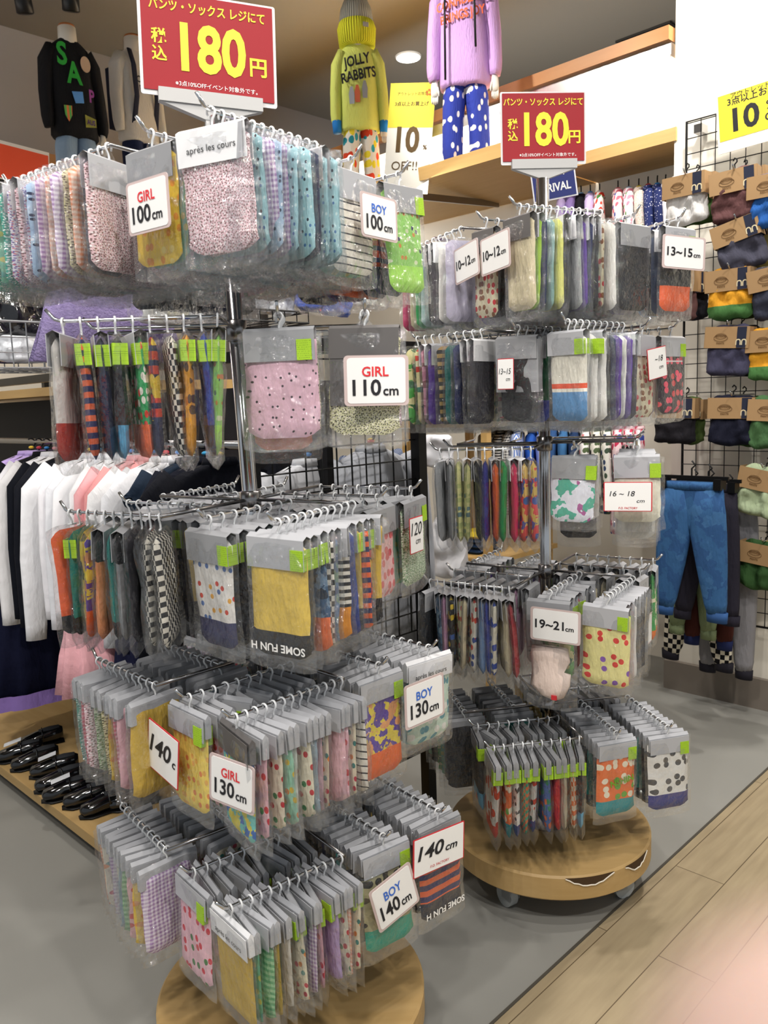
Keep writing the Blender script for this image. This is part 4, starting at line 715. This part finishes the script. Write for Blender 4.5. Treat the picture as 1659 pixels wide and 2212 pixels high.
# ten percent posters
def poster(pos, rz, W_, H_, label, roll=0, tilt=0, small=False):
    o = thing('sale_poster', label, 'poster', pos, rot=(tilt, rad(roll), rz), group='yellow ten percent off posters')
    MB().box((0, 0, 0), (W_, .003, H_)).build('board', plain('#f4f1e6', .5), o)
    Yl = plain('#f0dc3c', .5); MB().box((0, -.0022, H_*.30), (W_, .0006, H_*.4)).build('yellow_band', Yl, o) if not small else MB().box((0, -.0022, .08*H_), (W_*.95, .0006, H_*.76)).build('yellow_band', Yl, o)
    br = plain('#5a431c', .6) if not small else INK; b = MB()
    b.text('アウトレット店限定', W_*.075, 0, H_*.40, -.003, .01); b.text('3点以上お買上げ', W_*.10, 0, H_*.31, -.003, .02)
    b.text('10', W_*.72, -.08*W_, -.02*H_, -.003, .03, sx=.85) if not small else b.text('10', W_*.36, -.2*W_, -.02*H_, -.003, .03); 
    b.text('%', W_*.13, W_*.36 if not small else .1*W_, -.08*H_ if not small else .08*H_, -.003, .02)
    b.text('OFF!!', W_*.26, -.06*W_, -.25*H_, -.003, .0) if not small else b.text('OFF', W_*.12, .14*W_, -.11*H_, -.003, .02); b.build('lettering', br, o)
    if not small: MB().text('✿', W_*.2, W_*.36, H_*.41, -.003).build('round_badge', plain('#c8762c', .6), o)
    return o
poster(onb(884, 300, b2-.12), -.25, .20, .46, 'tall yellow and white 10% OFF poster between the mannequins', 6, -.05)
poster(onb(1645, 242, 2.98), RZ+.1, .29, .20, 'yellow 10% OFF poster clipped to the wire wall grid', -4, 0, True)
o = thing('sign_card', 'dark blue NEW ARRIVAL sign below the far price sign', 'sign', onb(1196, 391, 2.75), rot=(0, rad(-7), -.15)); MB().box((0, 0, 0), (.165, .003, .135)).build('board', plain('#e9e9ee', .5), o); MB().box((0, -.002, 0), (.155, .001, .125)).build('blue_face', plain('#26306f', .5), o)
MB().text('NEW', .045, .0, .03, -.003, .02).text('ARRIVAL', .042, -.005, -.025, -.003, .02, sx=.8).build('lettering', WHITE, o)
o = thing('orange_sign', 'orange sign with white edge under the left wall ledge', 'sign', ona(32, 352, -3.7), rot=(0, rad(4), RZ+pi/2)); MB().box((0, 0, 0), (.3, .004, .16)).build('board', plain('#f0ece6', .5), o); MB().box((0, -.003, -.005), (.29, .002, .14)).build('orange_face', plain('#e0502e', .5), o)
# downlight, vent and track heads in the ceiling
def downlight(p, label, k=1):
    o = thing('ceiling_light', label, 'ceiling light', p, 0, 'ceiling lights'); MB().lathe([(.075, -.006), (.08, 0), (.08, .004), (.07, .006)], 32).build('trim_ring', WHITE, o)
    e = NT('lamp_glow'); e.b.inputs['Emission Color'].default_value = (1, .96, .88, 1); e.b.inputs['Emission Strength'].default_value = 14; MB().lathe([(.07, -.008), (.07, -.0065)], 32).build('lamp', e.m, o)
downlight(atz(882, 123, CEIL-.004), 'round white downlight glowing in the ceiling between the mannequins')
o = thing('air_vent', 'dark linear air vent in the ceiling above the wooden fascia', 'vent', atz(1395, 74, CEIL-.01), RZ); b = MB()
for k in range(5): b.box((0, -.04+.02*k, 0), (.34, .012, .012))
b.build('slats', plain('#2b2825', .5), o)
for k, (u, v_) in enumerate(((50, 3), (152, -2), (362, 0), (430, 6))):
    p = atz(u, v_, 3.05); o = thing('track_spotlight', 'black ceiling spotlight, %s from the left of four' % ORD[k], 'spotlight', p, rot=(.3, 0, .4*k), group='black spotlights at the ceiling')
    MB().lathe([(.03, -.05), (.038, -.045), (.036, .05), (.02, .06)], 20).build('lamp_head', BLACK, o, True); MB().tube([(0, 0, .055), (0, 0, .24)], .008, 8).build('stem', BLACK, o, True)
# ---------------------------------------------------------------- right wall: wire grid with trousers
gw = thing('wire_grid_panel', 'large black wire grid panel hung on the cream wall', 'grid panel', AB(-1.46, 3.05, 0), RZ); b = MB()
z0, z1 = .34, 2.20
for k in range(18): b.tube([(.06+.054*k, 0, z0), (.06+.054*k, 0, z1)], .0018, 6)
for k in range(35): b.tube([(.06, -.003, z0+.0545*k), (1.0, -.003, z0+.0545*k)], .0018, 6)
b.build('wires', BLACK, gw); MB().tube([(.06, 0, z0), (.06, 0, z1), (1.0, 0, z1), (1.0, 0, z0), (.06, 0, z0)], .005, 8).build('frame', BLACK, gw)
for z in (z0+.2, z1-.03): MB().box((.1, .03, z), (.03, .05, .03)).build('wall_bracket', CHROME, gw)
KR = plain('#a98860', .7); KN = plain('#23283c', .7)
def pants_pack(u, v_, c1, label, tilt=0, c2=None, bq=2.86, back=0, w=.15):
    p = onb(u, v_, bq); o = thing('trouser_pack', label, 'trouser pack', p, rot=(0, rad(tilt), RZ+.05+rad(random.uniform(-6, 6))), group='folded trousers in kraft bands on the wire grid')
    c2 = c2 or c1; fm = fabric('plain '+c1) if c1 == c2 else fabric('plain %s cuff=%s,0.085' % (c1, c2))
    r_ = random.Random(int(u*7+v_)); off = Vector((r_.random()*30, 0, 0))
    v, f = slab(w*.98, .175, .042, int(u*3+v_), .55, 16, 16, taper=-.04, z0=.043)
    b = MB().add([(x*(.93 if z > -.04 else 1.0)+.004*noise.noise(Vector((z*60, y*20, 1))+off), y*(.55+.45*min(1, max(0, -z*16)))+.008*noise.noise(Vector((x*30, z*50, 4))+off), z+.008*noise.noise(Vector((x*22, 0, z*8))+off)) for x, y, z in v], f)
    b.build('folded_trousers', fm, o, True)
    MB().rrect(w*1.02, .072, .002, -.028, .001, (0, -.002)).box((-w*.51, 0, -.002), (.001, .056, .072)).box((w*.51, 0, -.002), (.001, .056, .072)).build('kraft_band', KR, o)
    lg = MB().rrect(w*.21, .07, .001, -.0288, .0008, (w*.34, -.002)).build('navy_label', KN, o)
    MB().text('∩∩', .028, w*.34, -.018, -.0294, .03).build('legs_mark', plain('#d8cba8', .7), o)
    q = MB(); ring = [(-w*.13+.024*cos(2*pi*i/20), -.0294, -.004+.011*sin(2*pi*i/20)) for i in range(21)]; q.tube(ring, .0007, 5); ring = [(-w*.13+.019*cos(2*pi*i/20), -.0294, .002+.009*sin(2*pi*i/20)) for i in range(21)]; q.tube(ring, .0006, 5)
    q.text('HOTDOG', .0085, -w*.13, .001, -.0296, .02).text('PANTS', .009, -w*.13, -.022, -.0296, .02); q.build('hotdog_mark', plain('#6a4a28', .7), o)
    MB().tube([(0, 0, .035), (0, 0, .055), (.008, 0, .062), (.008, 0, .07), (0, .004, .076), (-.006, .01, .07)], .0025, 6).build('plastic_hanger', BLACK, o)
    if back: MB()
    return o
PP = [(1483, 402, '#dcdad8', 'white trousers in a kraft band at the top left of the grid', 0, None), (1588, 392, '#5f4040', 'maroon brown trousers in a kraft band at the top of grid', -3, None), (1672, 400, '#2b5fa8', 'blue trousers in a kraft band cut by photo edge, top row', 0, None), (1592, 500, '#4a4a58', 'charcoal trousers in a strongly tilted kraft band', -14, None), (1578, 605, '#e0a030', 'yellow trousers with green legs, in the middle column', 0, '#4c7a44'),
      (1672, 600, '#3a3d4c', 'dark slate trousers at the photo edge, second row', -8, None), (1462, 612, '#5c403e', 'brown trousers half behind the far rack', 0, None), (1577, 728, '#45445a', 'slate grey trousers in a slightly tipped band', 4, None), (1668, 735, '#e0a030', 'yellow and green trousers at the photo edge', 0, '#4c7a44'), (1460, 880, '#232126', 'black trousers in kraft band, left lower column', 2, None), (1583, 880, '#1e2030', 'midnight navy trousers in the lower middle', 1, None), (1672, 885, '#4c7048', 'leaf green trousers at lower photo edge', 3, None), (1650, 1035, '#b4c4a0', 'pale green trousers in a drooping kraft band', 10, None), (1650, 1195, '#35552f', 'dark green trousers in the lowest kraft band', 6, None)]
BC = ['#3c5a2c', '#2a2a30', '#1b1b22', '#c8b46a', '#4a5c30']
for k, (u, v_, c_, lb, tl, c2) in enumerate(PP):
    pants_pack(u, v_, c_, lb, tl, c2); pants_pack(u+22, v_+2, BC[k % 5], 'second trouser pack behind the '+' '.join(lb.split()[:8]), tl, None, 2.95)
    p = onb(u, v_-26, 2.84); q = AB(*toab(p)); a_, b_, z_ = toab(p); o = thing('grid_hook', 'chrome hook carrying the '+' '.join(lb.split()[:9]), 'hook', AB(a_, 3.03, z_-.0), RZ, 'chrome hooks on the wire grid')
    MB().tube([(0, 0, 0), (0, -.2, .0), (0, -.215, .015)], .003, 6).build('prong', CHROME, o, True)
def trousers(pos, rz, spec, label, w=.2, L_=.36, cat='trousers', cuff=None, group='trousers hanging on the lower wire grid', flare=.1, clip=True):
    o = thing('hanging_trousers', label, cat, pos, rz, group); mt = fabric(spec)
    b = MB().loft([(0, 0, 0), (0, 0, -.03), (0, 0, -.07), (0, 0, -.14), (0, 0, -.17)], [(w*.46, .014), (w*.48, .016), (w*.49, .017), (w*.48, .016), (w*.3, .010)], 34, .03, 6, sq=.7)
    for s_ in (-1, 1): b.loft([(s_*w*.24, 0, -.02), (s_*w*.255, 0, -.1), (s_*w*.27, 0, -.17), (s_*w*(.27+flare*.5), .0, -L_*.6), (s_*w*(.26+flare*1.3), 0, -L_+.05), (s_*w*(.25+flare*1.6), 0, -L_+.02)], [(w*.23, .018), (w*.26, .026), (w*.265, .028), (w*.23, .026), (w*.17, .022), (w*.14, .018)], 26, .045, 3, sq=.85)
    b.build('legs_and_seat', mt, o, True); cm = plain(cuff, .8) if cuff else mt
    for s_ in (-1, 1): MB().loft([(s_*w*(.25+flare*1.7), 0, -L_+.024), (s_*w*(.25+flare*1.7), 0, -L_-.012)], [(w*.165, .018), (w*.155, .017)], 18).build('ankle_cuff', cm, o, True)
    MB().loft([(0, 0, .006), (0, 0, -.022)], [(w*.475, .018)]*2, 30, sq=.7).build('waistband', mt, o, True)
    if clip:
        h = MB().box((0, 0, .02), (w*1.1, .01, .012))
        for s_ in (-1, 1): h.box((s_*w*.42, 0, .0), (.025, .045, .036))
        h.tube([(0, 0, .02), (0, 0, .05), (.012, 0, .062), (0, 0, .076)], .003, 6); h.build('clip_hanger', BLACK, o)
    return o
trousers(onb(1494, 1044, 2.66), RZ, 'camo #3a6494 #34598a #416b9a s=.4', 'bright blue denim toddler trousers clipped on a hanger', .225, .455, cuff='#2f5488')
trousers(onb(1530, 1050, 2.76), RZ+.05, 'plain #2b2934', 'charcoal trousers directly behind the blue denim pair', .2, .47)
trousers(onb(1500, 1060, 2.80), RZ-.05, 'plain #7e8c68', 'sage green trousers showing below the charcoal pair', .18, .52, flare=.05)
trousers(onb(1535, 1060, 2.84), RZ, 'plain #48241e', 'maroon trousers beside the sage green pair', .18, .56, flare=.05, cuff='#1a2450')
trousers(onb(1510, 1075, 2.89), RZ-.1, 'check #e6dfcc #17161a s=.42', 'black and white checkered trousers with a dark cuff', .22, .62, flare=.14, cuff='#1e1c26')
trousers(onb(1575, 1070, 2.93), RZ, 'plain #87868a', 'grey trousers with checkered side stripe at the back', .2, .66, cuff='#1e1c26', flare=.05)
# ---------------------------------------------------------------- back fixture clothes
rail = thing('hanging_rail', 'rectangular chrome rail under the display shelf with side arms', 'rail', AB(-2.4, 3.3, 0), RZ)
MB().box((.55, 0, 1.96), (.85, .015, .03)).box((.14, .1, 1.96), (.015, .2, .03)).build('bar', CHROME, rail)
MB().box((-.35, -.15, 1.90), (.75, .015, .03)).box((-.05, -.3, 1.93), (.015, .35, .015)).build('front_arm', CHROME, rail)
cl = [('lilac', 'plain #c8b4e4'), ('purple', 'plain #a58cd0'), ('black', 'plain #1a1a20'), ('lavender', 'plain #cdbbe6'), ('red floral', 'print #f0ece6 #d8402c #3f7a3c s=.6'), ('pink floral', 'print #f4e2e0 #d86a7c #3f4fa0 s=.7'), ('white floral', 'print #f2eef0 #d88aa0 #7a9a6a s=.7'), ('cream floral', 'floral #f4eee4 #c87a7c #7a9a6a'), ('navy dotted', 'dots #2b3566 #e9e9f2'), ('dark navy dotted', 'dots #262f5c #e9e9f2'), ('white', 'plain #ece9ee')]
px0 = [(1215, 432), (1235, 430), (1255, 428), (1275, 426), (1295, 424), (1335, 418), (1358, 416), (1380, 414), (1400, 410), (1420, 408), (1438, 406)]
rc = ['#c84a5c', '#e0c040', '#8fc0e8', '#3f8fd8', '#d8d8c8', '#e87a8c', '#a8c8e8', '#e8d44a', '#c84a4a', '#2f8fd8', '#e8a0a8']
for k, (nm, sp) in enumerate(cl):
    u, v_ = px0[k]; hang(onb(u, v_, 3.28), RZ+pi/2+.5, sp, 'hanging_dress', '%s child dress on the upper rail of the back fixture' % nm, .2, .36, .12 if k % 2 else .2, .06, cat='dress', ring=rc[k], group='dresses on the upper back rail', T=.022)
lo = [('royal blue', 'plain #2f5fb8'), ('periwinkle', 'plain #8f9fe0'), ('denim blue', 'plain #2f4f7c'), ('steel blue', 'plain #3c6a98'), ('dark blue', 'plain #22385c'), ('white floral', 'print #eeeae8 #5a6a4a #c87a7c s=.6'), ('cream floral', 'print #e8e4d8 #5a6a4a #2a2a2a s=.6'), ('ivory floral', 'print #efece2 #4a5a4a #3a4a6a s=.6'), ('pink cherry', 'print #f4d8dc #c83a5c #3f4fa0 s=.5'), ('light pink cherry', 'print #f6dde0 #c83a5c #3f4fa0 s=.5'), ('rose print', 'print #f3d0d6 #c83a5c #3f4fa0 s=.5')]
for k, (nm, sp) in enumerate(lo):
    hang(onb(1150+k*23, 925, 3.05), RZ+pi/2+.5, sp, 'child_blouse', '%s child top on the lower rail behind the far rack' % nm, .22, .34 if k < 8 else .42, .18, .06, cat='top', ring=rc[(k*3) % 11], group='tops on the lower back rail', T=.022)
bwn = ['leftmost', 'second', 'third', 'fourth', 'fifth']
for k in range(5): hang(onb(1050+k*17, 925, 2.9), RZ+pi/2+.5, ['vstripe #e8e6e2 #1d1d22', 'check #e8e6e2 #1d1d22 s=1.5', 'stripe #e4e2de #24242a s=1.6', 'gingham #e8e6e2 #1d1d22 s=.6', 'vstripe #dfe4f0 #4f74c0 s=.8'][k], 'hanging_shirt', '%s shirt, %s in the row beside the folded tees' % (['black and white striped', 'small checkered', 'zebra striped', 'houndstooth', 'blue striped'][k], bwn[k]), .22, .36, .18, .06, ring=rc[k], group='patterned shirts behind the far rack', T=.022)
# folded tees on a wooden shelf
t = thing('display_table', 'pale wooden display table behind the racks with folded clothes', 'table', AB(-2.25, 2.85, 0), RZ)
MB().box((0, 0, 1.12), (.5, .5, .03)).build('top', PLYB, t); MB().box((0, 0, .55), (.5, .5, .02)).build('lower_shelf', PLYB, t)
for x in (-.22, .22):
    for y in (-.22, .22): MB().box((x, y, .55), (.03, .03, 1.1)).build('leg', PLYB, t)
def folded(pos, rz, c_, label, w=.17, d=.2, h=.018, group=None):
    v, f = slab(w, d, h, int(pos.x*1000+pos.z*777), .12, 10, 12, z0=d/2); o = MB().add([(x, z, y) for x, y, z in v], [q[::-1] for q in f]).build('folded_tee', fabric(c_), None, True, loc=pos, rot=(0, 0, rz)); return tag(o, label, 'folded shirt', group)
base = onb(955, 938, 2.66); base.z = 1.137
for k in range(5):
    folded(base+Vector((0, 0, .011+.017*k)), RZ+.1, ['print #ede4da #d8402c #c83a2c s=.6', 'print #e8dccb #e0602c #c83a2c s=.6'][k % 2], 'cream and red folded tee, %s from the table top in left stack' % ORD[k], group='folded cream tees on the display table')
    folded(base+AB(.2, .02, .011+.017*k), RZ-.05, ['plain #2a2424', 'print #2e2622 #e8823a #e8e2da s=.5'][k % 2], 'dark folded tee, %s from the table top in right stack' % ORD[k], group='folded dark tees on the display table')
MB().text('PLEN', .022, .02, .0, -.104, .03).build('tee_lettering', WHITE, [o for o in bpy.data.objects if o.name.startswith('folded_tee')][5])
MB().text('HOND', .03, 0, 0, -.03, .03, rot=pi/2).build('pack_lettering', plain('#e0468c', .5), [o for o in bpy.data.objects if o.name.startswith('clear_pack')][5])
b5 = onb(1028, 1195, 2.75)
for k in range(5): folded(Vector((b5.x, b5.y, b5.z+.022*k)), RZ, 'plain #1f3350' if k < 4 else 'plain #e8cc2a', ['navy folded jeans, %s from the bottom of the pile' % ORD[k], 'yellow folded tee on top of the navy jeans'][k == 4], .15, .16, .024, 'folded jeans pile behind the far rack')
wb = blob('white_cloth', 'white translucent garment bag hanging behind the far rack', 'garment bag', onb(968, 1185, 2.4), .12, (.62, .3, 1.0), plain('#e6e6ea', .4, bump=.5, bs=12), 61, RZ)
blob('white_cloth', 'white shirt sleeve beside the black post', 'shirt', onb(945, 975, 2.3), .09, (.8, .3, .7), plain('#e4e5ea', .6), 62, RZ)
# hand holding the camera: an out-of-focus fingertip reaches the frame's corner
hb = MB()
def finger(pts, ez=0):
    P = [CAMM @ Vector(q[:3]) for q in pts]; hb.loft(P, [q[3] for q in pts], 16, axis=(.3, .6, .2))
    for p, q in zip(P, pts): hb.ball(p, q[3], 16, 10)
finger([(.0127, -.0167, -.021, .0060), (.0175, -.0205, -.021, .0066), (.030, -.031, -.019, .0072), (.047, -.048, -.008, .0078), (.060, -.066, .010, .0095)])
finger([(.050, -.052, .012, .0055), (.062, -.054, .006, .0066), (.080, -.064, .006, .0075), (.074, -.084, .022, .0095)])
finger([(.064, -.060, .026, .0053), (.076, -.062, .020, .0064), (.093, -.070, .020, .0073), (.084, -.090, .034, .0095)])
finger([(.078, -.074, .040, .0048), (.088, -.076, .036, .0056), (.101, -.084, .038, .0065), (.092, -.100, .046, .0088)])
finger([(.036, -.066, .040, .0060), (.037, -.080, .044, .0074), (.044, -.100, .050, .009), (.058, -.122, .054, .013)])
hb.loft([CAMM @ Vector(p) for p in [(.066, -.062, .008), (.070, -.080, .026), (.070, -.105, .044), (.067, -.135, .062), (.068, -.165, .078)]], [(.020, .011), (.030, .014), (.031, .016), (.025, .017), (.024, .018)], 24, axis=tuple(CAMM.to_3x3() @ Vector((1, -.35, .55))), sq=.85)
hnd = hb.build('hand', BLACK, None, True); me = hnd.data; me.materials.clear()
rm = hnd.modifiers.new('remesh', 'REMESH'); rm.mode = 'VOXEL'; rm.voxel_size = .0011; rm.use_smooth_shade = True
sm_ = hnd.modifiers.new('smooth', 'SMOOTH'); sm_.factor = .5; sm_.iterations = 8
m = NT('skin', .5, 0, .3); m.base(lin('#b0968c')); m.b.inputs['Subsurface Weight'].default_value = .3; m.b.inputs['Subsurface Radius'].default_value = (.01, .004, .002); m.b.inputs['Subsurface Scale'].default_value = .5
me.materials.append(m.m); tag(hnd, 'hand of the person holding the camera, blurred fingertip at the lower right corner', 'hand')
S.cycles.use_denoising = True
